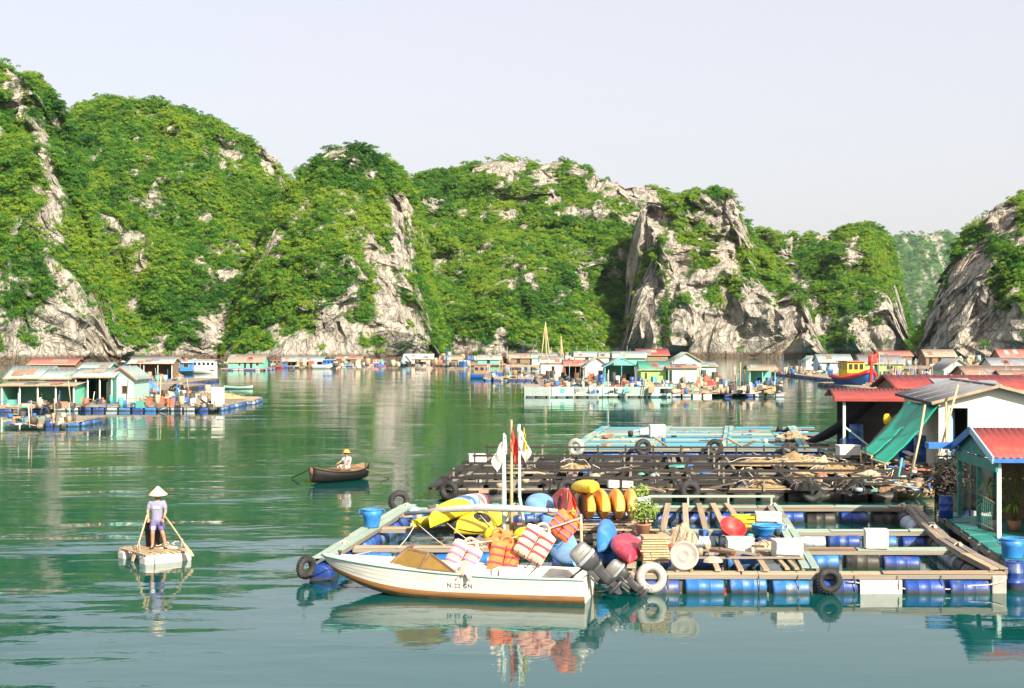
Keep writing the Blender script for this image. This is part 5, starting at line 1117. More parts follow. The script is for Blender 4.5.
E = [('pel','spi'),('spi','che'),('che','nec'),('nec','jaw'),('jaw','hea'),('hea','top'),('che','shL'),('shL','elL'),('elL','wrL'),('che','shR'),('shR','elR'),('elR','wrR'),('pel','hiL'),('hiL','knL'),('knL','caL'),('caL','anL'),('anL','toL'),('pel','hiR'),('hiR','knR'),('knR','caR'),('caR','anR'),('anR','toR')]
hand(V, E, 'wrL', -1, (.1,-.4,-.6), 'l'); hand(V, E, 'wrR', 1, (-.05,-.4,-.6), 'r')
skin_obj('body', M['skin'], V, E, ps); face(ps, (.035,-.075,1.44), 0, M['skin'])
skin_obj('shirt', M['shirt_grey'], {'z':(0,0,.68,.165,.135),'a':(0,0,.82,.165,.135),'b':(.005,-.01,.97,.155,.125),'c':(.01,-.03,1.15,.165,.118),'n':(.02,-.045,1.265,.075,.07),'sl':(-.17,-.03,1.225,.078),'el':(-.222,-.06,1.03,.07),'sr':(.18,-.03,1.225,.078),'er':(.23,-.055,1.03,.07)},
  [('z','a'),('a','b'),('b','c'),('c','n'),('c','sl'),('sl','el'),('c','sr'),('sr','er')], ps)
skin_obj('shorts', M['shorts_violet'], {'a':(0,0,.84,.13,.10),'p':(0,0,.75,.145,.115),'l':(-.088,-.01,.70,.112,.108),'l2':(-.108,-.055,.45,.10,.098),'r':(.092,-.01,.70,.112,.108),'r2':(.148,-.05,.45,.10,.098)}, [('a','p'),('p','l'),('l','l2'),('p','r'),('r','r2')], ps)
MB().box((-.08,-.125,.55),(.09,.012,.09)).build('shirt_patch', M['flag_white'], ps); MB().box((0.005,-.158,1.10),(.17,.01,.05)).build('shirt_print', M['flag_white'], ps)
hat = MB().lathe([(.245,-.075),(.248,-.07),(.17,-.005),(.09,.075),(.03,.135),(0,.15)], 24, Matrix.Translation((.035,-.075,1.52)) @ Matrix.Rotation(R(6),4,'X'), caps=False); hat.build('conical_hat', M['straw'], ps, solid=.008)
MB().tube([(-.05,-.05,1.47),(-.04,-.13,1.36),(.035,-.15,1.33),(.11,-.13,1.36),(.12,-.05,1.47)], .006, 5).build('chin_strap', M['strap_black'], ps)
for s_, tx, ty in ((-1,-.132,-.06),(1,.236,-.045)): MB().box((tx,ty,.004),(.085,.24,.022), rz=R(6*s_)).build('sandal', M['strap_black'], ps)
# his foam raft
FRf = thing('foam_raft', 'small white foam raft with a bamboo deck under the standing person', 'raft', (-9.58,38.1,0), R(40))
FRf.scale = (.84,.84,1)
for y_ in (-.78,.78): MB().box((0,y_,.045),(1.58,.5,.34)).build('foam_float', M['white_foam'], FRf, bev=.07)
MB().box((0,0,.03),(1.4,.95,.26)).build('foam_float', M['pale_drum'], FRf, bev=.05)
for k in range(9): MB().beam((-.72+k*.18,-1.0+rnd(-.05,.05),.245),(-.72+k*.18+rnd(-.02,.02),1.08+rnd(-.12,.12),.25),.13,.03).build('deck_slat', M['bamboo' if k%3 else 'wood_pale'], FRf)
for y_ in (-.85,0,.85): MB().beam((-.82,y_,.22),(.82,y_,.22),.07,.035).build('bearer', M['wood_grey'], FRf)
for x_ in (-.5,.45): MB().torus(.29,.012, Matrix.Translation((x_,-.78,.045)) @ Matrix.Rotation(R(90),4,'Y') @ Matrix.Diagonal((.82,1,1,1)), 16, 5).build('lashing', M['rope_dark'], FRf)
MB().beam((.7,-.5,.3),(.74,-.46,.52),.04,.04).build('oar_peg', M['wood_pale'], FRf); MB().beam((-.74,-.5,.3),(-.74,-.46,.52),.04,.04).build('oar_peg', M['wood_pale'], FRf)
def oar(label, p0_, p1_, m='bamboo', blade=True):
    o = thing('oar', label, 'oar', p0_); d = Vector(p1_)-Vector(p0_)
    MB().tube([(0,0,0), d*.5+Vector((.01,0,.01)), d], [.02,.022,.018], 8).build('shaft', M[m], o)
    if blade: u_, s_, n_ = frame_of(d); MB().slab([d-u_*.32-s_*.025, d-s_*.075, d+u_*.12-s_*.06, d+u_*.12+s_*.06, d+s_*.075, d-u_*.32+s_*.025], .02, n_).build('blade', M[m], o)
    return o
oar('pale oar held in the left of the picture by the standing person', Vector((X(147,37.8),37.82,1.20)), W(134,557,.12)+Vector((0,0,0)))
oar('pale oar slanting to the raft corner from the standing person', Vector((X(164,37.8),37.82,1.20)), W(190,553,.25))
o = tub('black bin standing behind the person on the foam raft', Vector((-9.72,38.65,.27)), .22, .26, .62, 'strap_black', name='bin', cat='bin', handle=False)
heap('coil of line on the foam raft deck', Vector((-9.25,38.35,.265)), (.5,.4,.12), 'rope', 61, 'rope', 5, 'rope_coil', 'rope')
# rower in the dark boat
RB = sampan('small dark rowing boat with a brown rim out on the green water', W(337,483,0)+Vector((0,.9,0)), R(48), 3.1, .72, 'tar_black', 'wood_brown', .22, 'rowing_boat', .55)
MB().box((.2,0,.50),(1.1,.95,.05)).build('stern_deck', M['wood_brown'], RB)
pl = RB.location+Vector((.30,.33,0))
pr_ = thing('person', 'seated rower in orange hat and pale shirt in the dark boat', 'person', (pl.x,pl.y,.40), R(-42))
V = {'pel':(0,0,.12,.13,.10),'spi':(0,-.02,.28,.115,.085),'che':(.01,-.05,.46,.145,.095),'nec':(.015,-.07,.60,.05,.05),'jaw':(.02,-.10,.665,.06,.07),'hea':(.02,-.09,.745,.082,.092),'top':(.02,-.085,.80,.06,.065),
 'shL':(-.16,-.05,.53,.058),'elL':(-.27,-.18,.36,.042),'wrL':(-.24,-.36,.30,.028),'shR':(.18,-.05,.53,.058),'elR':(.28,-.18,.36,.042),'wrR':(.26,-.36,.30,.028),
 'hiL':(-.10,-.02,.09,.095),'knL':(-.15,-.40,.22,.062),'anL':(-.15,-.55,-.14,.04),'toL':(-.16,-.68,-.17,.034,.024),'hiR':(.10,-.02,.09,.095),'knR':(.15,-.40,.22,.062),'anR':(.15,-.55,-.14,.04),'toR':(.16,-.68,-.17,.034,.024)}
E = [('pel','spi'),('spi','che'),('che','nec'),('nec','jaw'),('jaw','hea'),('hea','top'),('che','shL'),('shL','elL'),('elL','wrL'),('che','shR'),('shR','elR'),('elR','wrR'),('pel','hiL'),('hiL','knL'),('knL','anL'),('anL','toL'),('pel','hiR'),('hiR','knR'),('knR','anR'),('anR','toR')]
hand(V, E, 'wrL', -1, (.1,-.6,-.2), 'l'); hand(V, E, 'wrR', 1, (-.1,-.6,-.2), 'r')
skin_obj('body', M['skin_dark'], V, E, pr_); face(pr_, (.02,-.09,.73), 0, M['skin_dark'])
skin_obj('shirt', M['shirt_white'], {'a':(0,0,.12,.15,.115),'b':(0,-.02,.28,.142,.11),'c':(.01,-.05,.46,.165,.118),'n':(.012,-.065,.57,.075,.07),'sl':(-.165,-.05,.52,.078),'el':(-.22,-.12,.42,.07),'sr':(.185,-.05,.52,.078),'er':(.235,-.12,.42,.07)}, [('a','b'),('b','c'),('c','n'),('c','sl'),('sl','el'),('c','sr'),('sr','er')], pr_)
skin_obj('trousers', M['shirt_white'], {'a':(0,0,.14,.145,.11),'p':(0,0,.09,.14,.105),'l':(-.10,-.05,.10,.105),'l2':(-.145,-.36,.215,.08),'r':(.10,-.05,.10,.105),'r2':(.145,-.36,.215,.08)}, [('a','p'),('p','l'),('l','l2'),('p','r'),('r','r2')], pr_)
MB().lathe([(.165,-.02),(.17,-.012),(.12,.005),(.11,.06),(.07,.10),(0,.11)], 18, Matrix.Translation((.02,-.085,.785)), caps=False).build('hat', M['orange_cap'], pr_, solid=.008)
oar('long brown oar on the sunlit side of the rowing boat', Vector((RB.location.x+.45,RB.location.y-.15,.72)), W(387,477,.05), 'wood_brown')
oar('dark oar trailing from the other side of the rowing boat', Vector((X(322,59.6),59.6,.72)), W(294,477,.08), 'wood_dark')
# ------------------------------------------------------------------ floating village: rafts and huts further out
def hut(label, px0, px1, d, er, rr, wall, roof, axis='x', dep=4.0, walls='FBLR', base=.5, rz=0, doors=(), wins=(), posts=0, over=.35, name='floating_house', cat='house', fm='wood_pale', pm='mint_pole', stilts=True):
    """er, rr: image rows of eave and ridge at distance d; doors / wins: (u0, u1[, v0, v1]) as shares of the front wall"""
    x0, x1 = X(px0,d), X(px1,d); w = x1-x0; ez, rz2 = Zr(er,d)-base, Zr(rr,d)-base
    o = thing(name, label, cat, (x0,d,base), rz)
    th = .08
    if 'F' in walls:
        cuts = sorted([(u0*w, u1*w, 0, ez*.82) for u0, u1 in doors]+[(u0*w, u1*w, v0*ez, v1*ez) for u0, u1, v0, v1 in wins]); xx = 0; b_ = MB()
        for a0, a1, c0, c1 in cuts:
            b_.box(((xx+a0)/2,0,ez/2),(a0-xx,th,ez)); b_.box(((a0+a1)/2,0,(c1+ez)/2),(a1-a0,th,ez-c1))
            if c0 > .05: b_.box(((a0+a1)/2,0,c0/2),(a1-a0,th,c0))
            xx = a1
        b_.box(((xx+w)/2,0,ez/2),(w-xx,th,ez))
        if axis == 'y': b_.slab([(0,-th/2,ez),(w,-th/2,ez),(w/2,-th/2,rz2-.03)], th, (0,1,0))
        b_.build('front_wall', M[wall], o)
        for u0, u1 in doors: MB().box(((u0+u1)/2*w,.09,ez*.41),((u1-u0)*w,.04,ez*.82)).build('door', M['dark_inside'], o)  # dark inset panel, painted as the shade inside the opening
        for u0, u1, v0, v1 in wins:
            wn_ = MB().beam((u0*w-.03,-.06,v0*ez),(u1*w+.03,-.06,v0*ez),.06,.06).beam((u0*w-.03,-.06,v1*ez),(u1*w+.03,-.06,v1*ez),.06,.06).beam((u0*w,-.06,v0*ez),(u0*w,-.06,v1*ez),.06,.06).beam((u1*w,-.06,v0*ez),(u1*w,-.06,v1*ez),.06,.06).build('window', M[fm], o)
            MB().box(((u0+u1)/2*w,.02,(v0+v1)/2*ez),((u1-u0)*w,.02,(v1-v0)*ez)).build('pane', M['glass_dark'], wn_)
    for k, cx_ in (('L',th/2),('R',w-th/2)):
        if k in walls:
            b_ = MB().box((cx_,dep/2,ez/2),(th,dep-th*1.1,ez))
            if axis == 'x': b_.slab([(cx_-th/2,0,ez),(cx_-th/2,dep,ez),(cx_-th/2,dep/2,rz2-.03)], th, (1,0,0))
            b_.build('side_wall', M[wall], o)
    if 'B' in walls: MB().box((w/2,dep,ez/2),(w,th,ez)).build('back_wall', M[wall], o)
    if axis == 'x':
        n_ = max(6,int(w*3)); sl = (rz2-ez)/(dep/2)
        for y0, y1 in ((-over,dep/2),(dep+over,dep/2)): corr((-over,y0,ez-over*sl+.03),(w+over,y0,ez-over*sl+.03),(-over,y1,rz2+.03),(w+over,y1,rz2+.03), n_, .02, 1).build('roof', M[roof], o, solid=.03)
        MB().beam((-over,-over-.02,ez-over*sl-.02),(w+over,-over-.02,ez-over*sl-.02),.03,.12).build('fascia', M[fm], o)
    elif axis == 'y':
        n_ = max(6,int(dep*3)); sl = (rz2-ez)/(w/2)
        for a0, a1 in ((-over,w/2),(w+over,w/2)):
            corr((a0,-over,ez-over*sl+.03),(a0,dep+over,ez-over*sl+.03),(a1,-over,rz2+.03),(a1,dep+over,rz2+.03), n_, .02, 1).build('roof', M[roof], o, solid=.03)
            MB().beam((a0,-over-.02,ez-over*sl-.02),(a1,-over-.02,rz2-.02),.03,.12).build('barge_board', M[fm], o)
    else:      # single pitch falling to the front
        corr((-over,-over,ez+.0),(w+over,-over,ez+.0),(-over,dep,rz2),(w+over,dep,rz2), max(6,int(w*3)), .02, 1).build('roof', M[roof], o, solid=.03)
        MB().beam((-over,-over-.02,ez-.05),(w+over,-over-.02,ez-.05),.03,.1).build('fascia', M[fm], o)
    if axis in ('x','shed') and w > 2:
        y1 = dep/2 if axis == 'x' else dep; za = ez-(over*(rz2-ez)/y1 if axis == 'x' else 0)+.03; zb2 = rz2+.03; rg = random.Random(int(px0*7+d))
        for k in range(rg.randint(2, 4)):      # odd replacement sheets and weights on the roof
            u0 = rg.uniform(0, w*.8); uw = rg.uniform(.7, 1.1); v0 = rg.uniform(.0, .4); v1 = v0+rg.uniform(.3, .55); f_ = lambda v: (-over+(y1+over)*v, za+(zb2-za)*v+.05)
            MB().slab([(u0,*f_(v0)),(u0+uw,*f_(v0)),(u0+uw,*f_(v1)),(u0,*f_(v1))], .02, (0,0,1)).build('roof_patch', M[rg.choice(['roof_brown','roof_tan','roof_pale','roof_grey','roof_pink'])], o)
    for k in range(posts): x_ = w*k/max(1,posts-1); MB().beam((x_,-.05,-.1),(x_,-.05,ez),.1,.1).build('post', M[pm], o)
    return o
def raft_far(label, px0, px1, d0, d1, deckm='roof_tan', bars=('blue_drum','sky_drum','pale_drum'), zt=.45, rz=0, gap=.1, side=True, deck=True):
    x0, x1 = X(px0,d0), X(px1,d0); w = x1-x0; o = thing('raft', label, 'raft', (x0,d0,0), rz); dp_ = d1-d0
    if deck: MB().box((w/2,dp_/2+.1,zt-.06),(w,dp_-.2,.08)).build('deck', M[deckm], o)
    b_ = MB(); k = 0.0
    while k < dp_:
        b_.box((w/2+rnd(-.2,.2),k,zt+.01),(w*rnd(.9,1.0),.32,.05)); k += rnd(.42,.9)
    b_.build('deck_boards', M[random.choice(['wood_pale','wood_grey'])], o)['kind'] = 'stuff'
    MB().beam((-.1,-.1,zt-.05),(w+.1,-.1,zt-.05),.1,.14).build('edge_beam', M['wood_pale'], o)
    n_ = int(w/1.08)
    for i in range(n_):
        if random.random() > gap: m_ = random.choice(bars); inst('float_barrel', DRUMF[m_], o, ((i+.5)*w/n_, .12, .1), (rnd(0,6),0,rnd(-.05,.05)))
    if side:
        for i in range(int(dp_/1.1)): inst('float_barrel', DRUMF[random.choice(bars)], o, (w-.2 if px0 < 400 else .2, .9+i*1.1, .1), (0,0,R(90)))
    return o
# --- left of the bay
raft_far('long left village raft of tan boards on blue drums', 40, 222, 119.5, 134)
raft_far('tan raft end jutting out beyond the left village', 224, 253, 131, 139, rz=R(4))
raft_far('low raft at the left edge in front of the village', 4, 82, 97.5, 102.5, 'wood_grey', ('blue_drum','sky_drum'))
raft_far('dark raft carrying the left edge huts', -30, 42, 117, 135, 'wood_grey', ('blue_drum','dark_drum'))
hut('green hut with pale roof at the left edge', 8, 46, 127, 376.5, 367, 'lime_wall', 'roof_pale', 'x', 4, doors=[(.15,.3)], wins=[(.55,.8,.4,.75)])
hut('tan roofed lean-to with an open front at the left edge', 2, 74, 121, 385, 382, 'mint_wall', 'roof_tan', 'shed', 3.6, 'BLR', posts=5, pm='flag_white')
hut('teal hut with pale roof and dark open side in the left village', 44, 78, 125, 377.5, 370, 'mint_wall', 'roof_pale', 'x', 4.5, doors=[(.35,.6)])
hut('dark open boat shelter with white posts in the left village', 76, 112, 123.5, 376, 369, 'teal_paint', 'roof_pale', 'x', 5, 'BLR', posts=4, pm='flag_white')
hut('pale green gabled hut with pink eaves in the left village', 108, 134, 125, 377, 367, 'pale_mint', 'roof_pale', 'y', 5, wins=[(.55,.75,.35,.65)], fm='roof_pink')
hut('small green hut with white roof behind the left village', 80, 106, 140, 369, 363, 'mint_wall', 'roof_pale', 'x', 4)
hut('brown hut with a faded red roof behind the left village', 30, 74, 175, 363.5, 358.5, 'brown_wall', 'roof_pink', 'x', 4)
hut('low open shelter with whitish roof behind the blue tarpaulin', 130, 172, 200, 362.5, 358, 'brown_wall', 'roof_pale', 'x', 4, 'BLR', posts=4)
raft_far('brown raft behind the left village clutter', 100, 182, 186, 210, 'wood_brown', ('dark_drum','blue_drum'))
raft_far('raft under the huts behind the left village', 20, 110, 138, 182, 'wood_grey', ('dark_drum','blue_drum'))
heap('blue tarpaulin thrown over a pile on the left village raft', W(150,391,.45), (2.3,2,1.1), 'tarp_blue', 71, 'rope', 3, 'tarpaulin', 'tarpaulin')
sampan('dark green sampan moored below the left edge huts', W(53,411,0)+Vector((0,.3,0)), 0, 3.1, .5, 'teal_paint', 'pale_mint', .15)
sampan('pale green boat moored at the far end of the left village', W(238,389,0), R(3), 3.6, .7, 'pale_mint', 'wood_mint', .2, 'boat')
foam_box('stack of white foam boxes at the end of the left village raft', W(218,404,.45), (1.0,.9,1.45), 0, group=None)
for i, (px, py, m_, lb) in enumerate(((168,396,'sack_tan','tan sack heap in the middle of the left village raft'),(190,397,'net_brown','brown net pile near the white foam stack'),(130,397,'net_brown','brown net pile below the pale green hut'),(178,391,'net_black','black net pile on the left village raft'),(205,399,'wood_brown','brown pile beside the white foam stack'),(120,401,'sack_tan','tan pile at the water edge of the left village'),(230,399,'net_brown','brown pile on the jutting raft end'))): heap(lb, W(px,py,.45), (rnd(1.4,2.6),1.4,rnd(.5,.95)), m_, 80+i, 'rope', 3, 'net_pile', 'pile')
# --- far shore, left to middle
def cabin_boat(label, px0, px1, d, hullm, cabm, roofm, h=1.0, ch=1.5, c0=.2, c1=.85, nw=5, rz=0, name='cabin_boat', bow=.5, trim='blue_paint'):
    x0, x1 = X(px0,d), X(px1,d); L = x1-x0; o = thing(name, label, 'boat', ((x0+x1)/2,d,0), rz); rows = []; B2 = min(1.4, L*.2)
    for i in range(17):
        t = -1+i/8; hb = B2*(1-max(0,t*1.0)**2.6*.9); g = h*(.75+bow*max(0,t)**2+.12*t*t); rows.append([Vector((t*L/2, hb*math.cos(a), -.2+(g+.2)*(1-math.sin(a)**1.6))) for a in np.linspace(0,math.pi,9)])
    MB().grid(rows).build('hull', M[hullm], o, solid=.05); MB().grid([[r[0]*1.0, r[-1]*1.0] for r in rows]).build('deck', M['wood_grey'], o)
    for s_ in (0,-1): MB().tube([r[s_] for r in rows], .06, 5).build('rub_rail', M[trim], o)
    a0, a1 = -L/2+c0*L, -L/2+c1*L; zb_ = h*.7
    cb = MB().box(((a0+a1)/2,0,zb_+ch/2),(a1-a0,B2*1.5,ch)).build('cabin', M[cabm], o)
    for k in range(nw): xk = a0+(a1-a0)*(k+.5)/nw; MB().box((xk,-B2*.76,zb_+ch*.6),((a1-a0)/nw*.6,.03,ch*.34)).build('window', M['glass_dark'], cb)
    MB().box(((a0+a1)/2,0,zb_+ch+.06),(a1-a0+.5,B2*1.75,.1)).build('cabin_roof', M[roofm], o); return o
cabin_boat('white passenger boat with blue wheelhouse near the left shore', 178, 217, 262, 'flag_white', 'flag_white', 'roof_pale', 1.1, 1.7, .3, .97, 6)
hut('blue wheelhouse shed beside the white passenger boat', 180, 192, 259, 362, 360, 'blue_plastic', 'sky_wall', 'x', 2.5, wins=[(.3,.7,.4,.8)])
def shore_hut(*a, **k): return hut(*a, base=.5, **k)
hut('long turquoise hut with tan roof on the far left shore', 228, 263, 292, 361.5, 354.5, 'mint_wall', 'roof_tan', 'x', 6, doors=[(.45,.52),(.62,.7)], wins=[(.3,.36,.35,.7),(.8,.88,.35,.7)])
raft_far('raft under the turquoise shore hut', 222, 266, 288, 300, 'wood_grey', ('blue_drum','pale_drum'))
cabin_boat('red boat beside the turquoise shore hut', 264, 283, 318, 'roof_red', 'roof_brown', 'roof_red', .9, 1.2, .1, .9, 4)
hut('open brown shore hut with long pale roof', 281, 322, 322, 361, 356.5, 'brown_wall', 'roof_pale', 'x', 7, 'BLR', posts=5, pm='wood_brown')
raft_far('raft under the open brown shore hut', 278, 326, 318, 332, 'wood_brown', ('dark_drum','blue_drum'))
cabin_boat('white boat with blue canopy off the far shore', 312, 337, 308, 'flag_white', 'blue_paint', 'sky_wall', 1.2, 1.1, .45, .9, 3)
raft_far('line of pale floats off the far shore', 336, 372, 340, 347, 'roof_pale', ('pale_drum','white_foam','sky_drum'))
cabin_boat('small orange brown boat off the far shore', 370, 386, 345, 'roof_pink', 'jacket_pink', 'roof_brown', .9, .9, .2, .6, 2)
raft_far('dark raft beside the orange hut', 385, 440, 348, 356, 'wood_grey', ('dark_drum','pale_drum'))
hut('orange walled hut with white gable on the far shore', 404, 432, 350, 358.5, 354, 'jacket_pink', 'flag_white', 'x', 6, wins=[(.1,.3,.4,.8)], doors=[(.5,.6)])
hut('sky blue hut end beside the orange hut', 402, 410, 346, 360, 355, 'sky_wall', 'flag_white', 'y', 5, wins=[(.3,.7,.3,.7)])
for i, (px0, px1, d, e_, r_, wl_, rf, lb) in enumerate(((132,150,300,360,357,'brown_wall','roof_brown','brown shack among the shore rocks behind the left village'),(158,178,310,359.5,356,'roof_tan','roof_brown','tan shack among the shore rocks behind the left village'),(440,462,360,359,355.5,'brown_wall','roof_tan','tan roofed shack at the foot of the back ridge'),(478,500,345,359,355,'mint_wall','roof_pale','mint shack behind the moored dark boat'),(508,530,350,357.5,353.5,'brown_wall','roof_tan','tan roofed shack left of the masts'),(532,556,330,357.5,353.5,'pale_mint','roof_pale','pale mint shack below the masts'),(575,600,330,356,351.5,'white_wall','roof_pale','white shack at the foot of the shadowed ravine'),(600,622,310,356.5,352,'pale_mint','roof_pale','pale hut at the foot of the shadowed ravine'),(336,362,362,358.5,355.5,'brown_wall','roof_brown','brown shack on the shore beyond the pale floats'))): hut(lb, px0, px1, d, e_, r_, wl_, rf, 'x', 5, doors=[(.4,.55)])
for px0, px1, d0, lb in ((126,182,296,'raft under the shacks behind the left village'),(436,505,340,'raft under the shacks at the foot of the back ridge'),(505,625,306,'raft under the shacks below the masts')): raft_far(lb, px0, px1, d0, d0+30, 'wood_grey', ('dark_drum','pale_drum'), side=False)
# --- middle village
FB = thing('raft', 'long middle village raft faced with pale mint sheets', 'raft', (X(525,149),149,0))
wF = X(671,149)-X(525,149); MB().box((wF/2,14,.5),(wF,27,.12)).build('deck', M['roof_tan'], FB)
for k in range(6): MB().box((wF*(k+.5)/6,-.02,.62),(wF/6-.06,.05,.95)).build('mint_sheet', M['pale_mint' if k%2 else 'roof_pale'], FB)
for k in range(7): MB().box((wF*k/6,.05,.55),(.14,.14,1.2)).build('post', M['wood_mint'], FB)
for k in range(14): inst('float_barrel', DRUMF[random.choice(['dark_drum','sky_drum','pale_drum'])], FB, (.6+k*1.08,.3,.0))
raft_far('middle village raft on blue and white drums', 671, 785, 150, 205, 'roof_tan', ('blue_drum','dark_drum','pale_drum','white_foam'), gap=.2)
raft_far('far middle raft behind the white huts', 540, 700, 176, 232, 'roof_tan', ('dark_drum','pale_drum'))
raft_far('low grey raft left of the middle village', 484, 548, 212, 226, 'roof_pale', ('pale_drum','sky_drum','blue_drum'))
hut('bright lime hut with dark green roof in the middle village', 641, 668, 183, 368.5, 361.5, 'lime_wall', 'roof_green', 'x', 4, doors=[(.93,.99)], wins=[(.14,.22,.3,.7)])
hut('pale mint hut with rusty eave beside the lime hut', 668.5, 697, 182, 367.5, 364.5, 'pale_mint', 'roof_brown', 'shed', 4, doors=[(.02,.12)], fm='roof_pink')
hut('open fronted mint gable hut in the middle village', 605, 638, 188, 366, 358, 'mint_wall', 'roof_pale', 'y', 5, 'BLR', posts=3, pm='aqua_paint', fm='aqua_paint')
hut('white gabled hut in the middle village', 585, 609, 196, 366, 357, 'flag_white', 'roof_pale', 'y', 6, wins=[(.55,.75,.4,.7)])
hut('brown hut with red roof between the white huts', 565, 586, 205, 365, 360, 'brown_wall', 'roof_pink', 'x', 5, 'BLR', posts=3, pm='wood_brown')
hut('small white hut at the left of the middle village', 541, 562, 222, 362, 356.5, 'flag_white', 'roof_pale', 'x', 5, wins=[(.5,.65,.35,.7)])
hut('mint hut with pale roof behind the white gable', 614, 645, 238, 357, 351.5, 'mint_wall', 'roof_pale', 'x', 5)
hut('long red roofed hut behind the middle village', 638, 668, 262, 354.5, 349, 'brown_wall', 'roof_red', 'x', 6)
hut('pale teal gabled hut with one dark window in the middle village', 672, 701, 215, 361, 352.5, 'pale_mint', 'roof_pale', 'y', 6, wins=[(.48,.66,.5,.85)])
hut('low pale hut at the end of the middle village huts', 692, 716, 222, 366, 362, 'pale_mint', 'roof_pale', 'shed', 5)
hut('teal guard cabin with shaded porch at the raft end', 750, 775, 171, 369, 365, 'mint_wall', 'roof_tan', 'x', 3, 'BL', posts=3, pm='mint_wall')
tub('white water tank in front of the mint gable hut', W(617,383,.5), .35, .4, .9, 'flag_white', name='water_tank', cat='tank', handle=False)
stand_drum('blue barrel between the white hut and the mint gable hut', W(601,384,.5), 'blue_drum', 1.3)
for px, py, lb in ((760,386,'leftmost of three blue barrels by the guard cabin'),(768,386,'middle of three blue barrels by the guard cabin'),(775,385,'rightmost of three blue barrels by the guard cabin'),(640,386,'blue barrel at the left corner of the lime hut'),(632,385,'blue barrel between the mint gable hut and the lime hut')): stand_drum(lb, W(px,py,.45), 'blue_drum', 1.1, group='dark barrels on the middle village raft')
for i, (px, py, m_, lb) in enumerate(((690,391,'net_brown','brown net pile in front of the pale mint hut'),(720,392,'net_brown','brown net pile in the middle of the drum raft'),(745,393,'sack_tan','tan pile on the drum raft'),(710,386,'roof_red','red tarpaulin pile beside the pale mint hut'),(555,386,'net_brown','brown pile at the left of the mint sheet raft'),(580,387,'net_black','dark pile in front of the brown red roofed hut'),(650,389,'net_brown','brown pile in front of the lime hut'),(730,385,'pale_mint','pale pile beyond the drum raft'),(770,391,'net_brown','brown pile at the guard cabin foot'))): heap(lb, W(px,py,.47), (rnd(1.6,3.0),1.8,rnd(.5,.8)), m_, 120+i, 'rope', 3, 'net_pile', 'pile')
cabin_boat('dark moored boat with brown cabin left of the middle village', 470, 497, 226, 'blue_paint', 'roof_brown', 'roof_brown', 1.0, 1.4, .15, .75, 3, trim='wood_brown')
for px, top, d, lb in ((545.5,322,300,'slim three-legged mast rising above the middle village'),(561,336,290,'second mast beside the taller three-legged mast')):
    o = thing('mast', lb, 'mast', (X(px,d),d,0)); h_ = Zr(top,d)
    for a in ((-1.2,0),(1.2,.3),(.2,-1.1)) if px < 550 else ((0,0),(.7,.3)): MB().tube([(a[0],a[1],.3),(a[0]*.5,a[1]*.5,h_*.5),(0,0,h_)], [.16,.13,.06], 6).build('spar', M['bamboo'], o)
# --- right of the bay
FBt = thing('fishing_boat', 'navy and red fishing boat with yellow wheelhouse', 'boat', (X(856,178),178,0), R(-78)); rows = []
for i in range(17):
    t = -1+i/8; hb = 1.75*(1-max(0,t)**2.4*.95-.12*max(0,-t)**2); g = 1.25+1.0*max(0,t)**2+.25*max(0,-t)**2; rows.append([Vector((t*4.2, hb*math.cos(a)*(1-.25*math.sin(a)), -.3+(g+.3)*(1-math.sin(a)**1.5))) for a in np.linspace(0,math.pi,11)])
MB().grid(rows).build('hull', M['blue_paint'], FBt, solid=.06); MB().grid([[r[0]*1, r[-1]*1] for r in rows]).build('deck', M['wood_brown'], FBt)
for s_ in (0,-1): MB().tube([r[s_]+Vector((0,0,.05)) for r in rows], .26, 6).build('gunwale', M['red_plastic'], FBt)
MB().beam((4.0,0,-.2),(4.3,0,3.4),.28,.28).build('stem_post', M['red_plastic'], FBt)
wh = MB().box((-1.3,0,2.3),(2.6,2.3,2.0)).build('wheelhouse', M['yellow'], FBt)
for k in range(3): MB().box((.02,-.72+k*.72,2.7),(.04,.5,.7)).build('window', M['glass_dark'], wh)
for k in range(3): MB().box((-2.2+k*.85,-1.17,2.7),(.5,.04,.7)).build('window', M['glass_dark'], wh)
MB().box((-1.3,0,3.38),(3.2,2.8,.12)).build('wheelhouse_roof', M['roof_pink'], FBt); MB().box((.05,0,1.75),(.05,2.3,.4)).build('wheelhouse_band', M['red_plastic'], FBt)
hut('long red roofed house behind the white walled house', 902, 1034, 73, 389, 377, 'brown_wall', 'roof_red', 'x', 5)
raft_far('cluttered right village raft behind the fishing boat', 858, 1030, 192, 262, 'roof_tan', ('dark_drum','blue_drum'))
raft_far('raft below the teal window hut', 880, 1040, 158, 190, 'roof_tan', ('dark_drum','blue_drum'))
raft_far('row of pale floats left of the fishing boat', 778, 838, 258, 280, 'roof_pale', ('white_foam','pale_drum','sky_drum'))
hut('long lime hut with grey roof behind the fishing boat', 862, 903, 245, 363, 355.5, 'lime_wall', 'roof_grey', 'x', 6, doors=[(.3,.4)], wins=[(.6,.75,.35,.7)])
hut('sky blue hut behind the pale floats', 820, 852, 262, 361.5, 354.5, 'sky_wall', 'roof_pale', 'x', 6, doors=[(.2,.3)], wins=[(.55,.7,.35,.75)])
hut('small white hut at the left end of the right village', 806, 821, 275, 361, 356, 'flag_white', 'roof_pale', 'y', 5, wins=[(.35,.65,.35,.7)])
hut('aqua gabled hut with a small dark window in the right village', 944, 972, 200, 368.5, 359, 'pale_mint', 'roof_grey', 'y', 6, wins=[(.5,.64,.5,.78)])
hut('open brown hut with long rusty roof in the right village', 968, 1034, 166, 375, 366.5, 'brown_wall', 'roof_brown', 'x', 6, 'BLR', posts=4, pm='wood_brown')
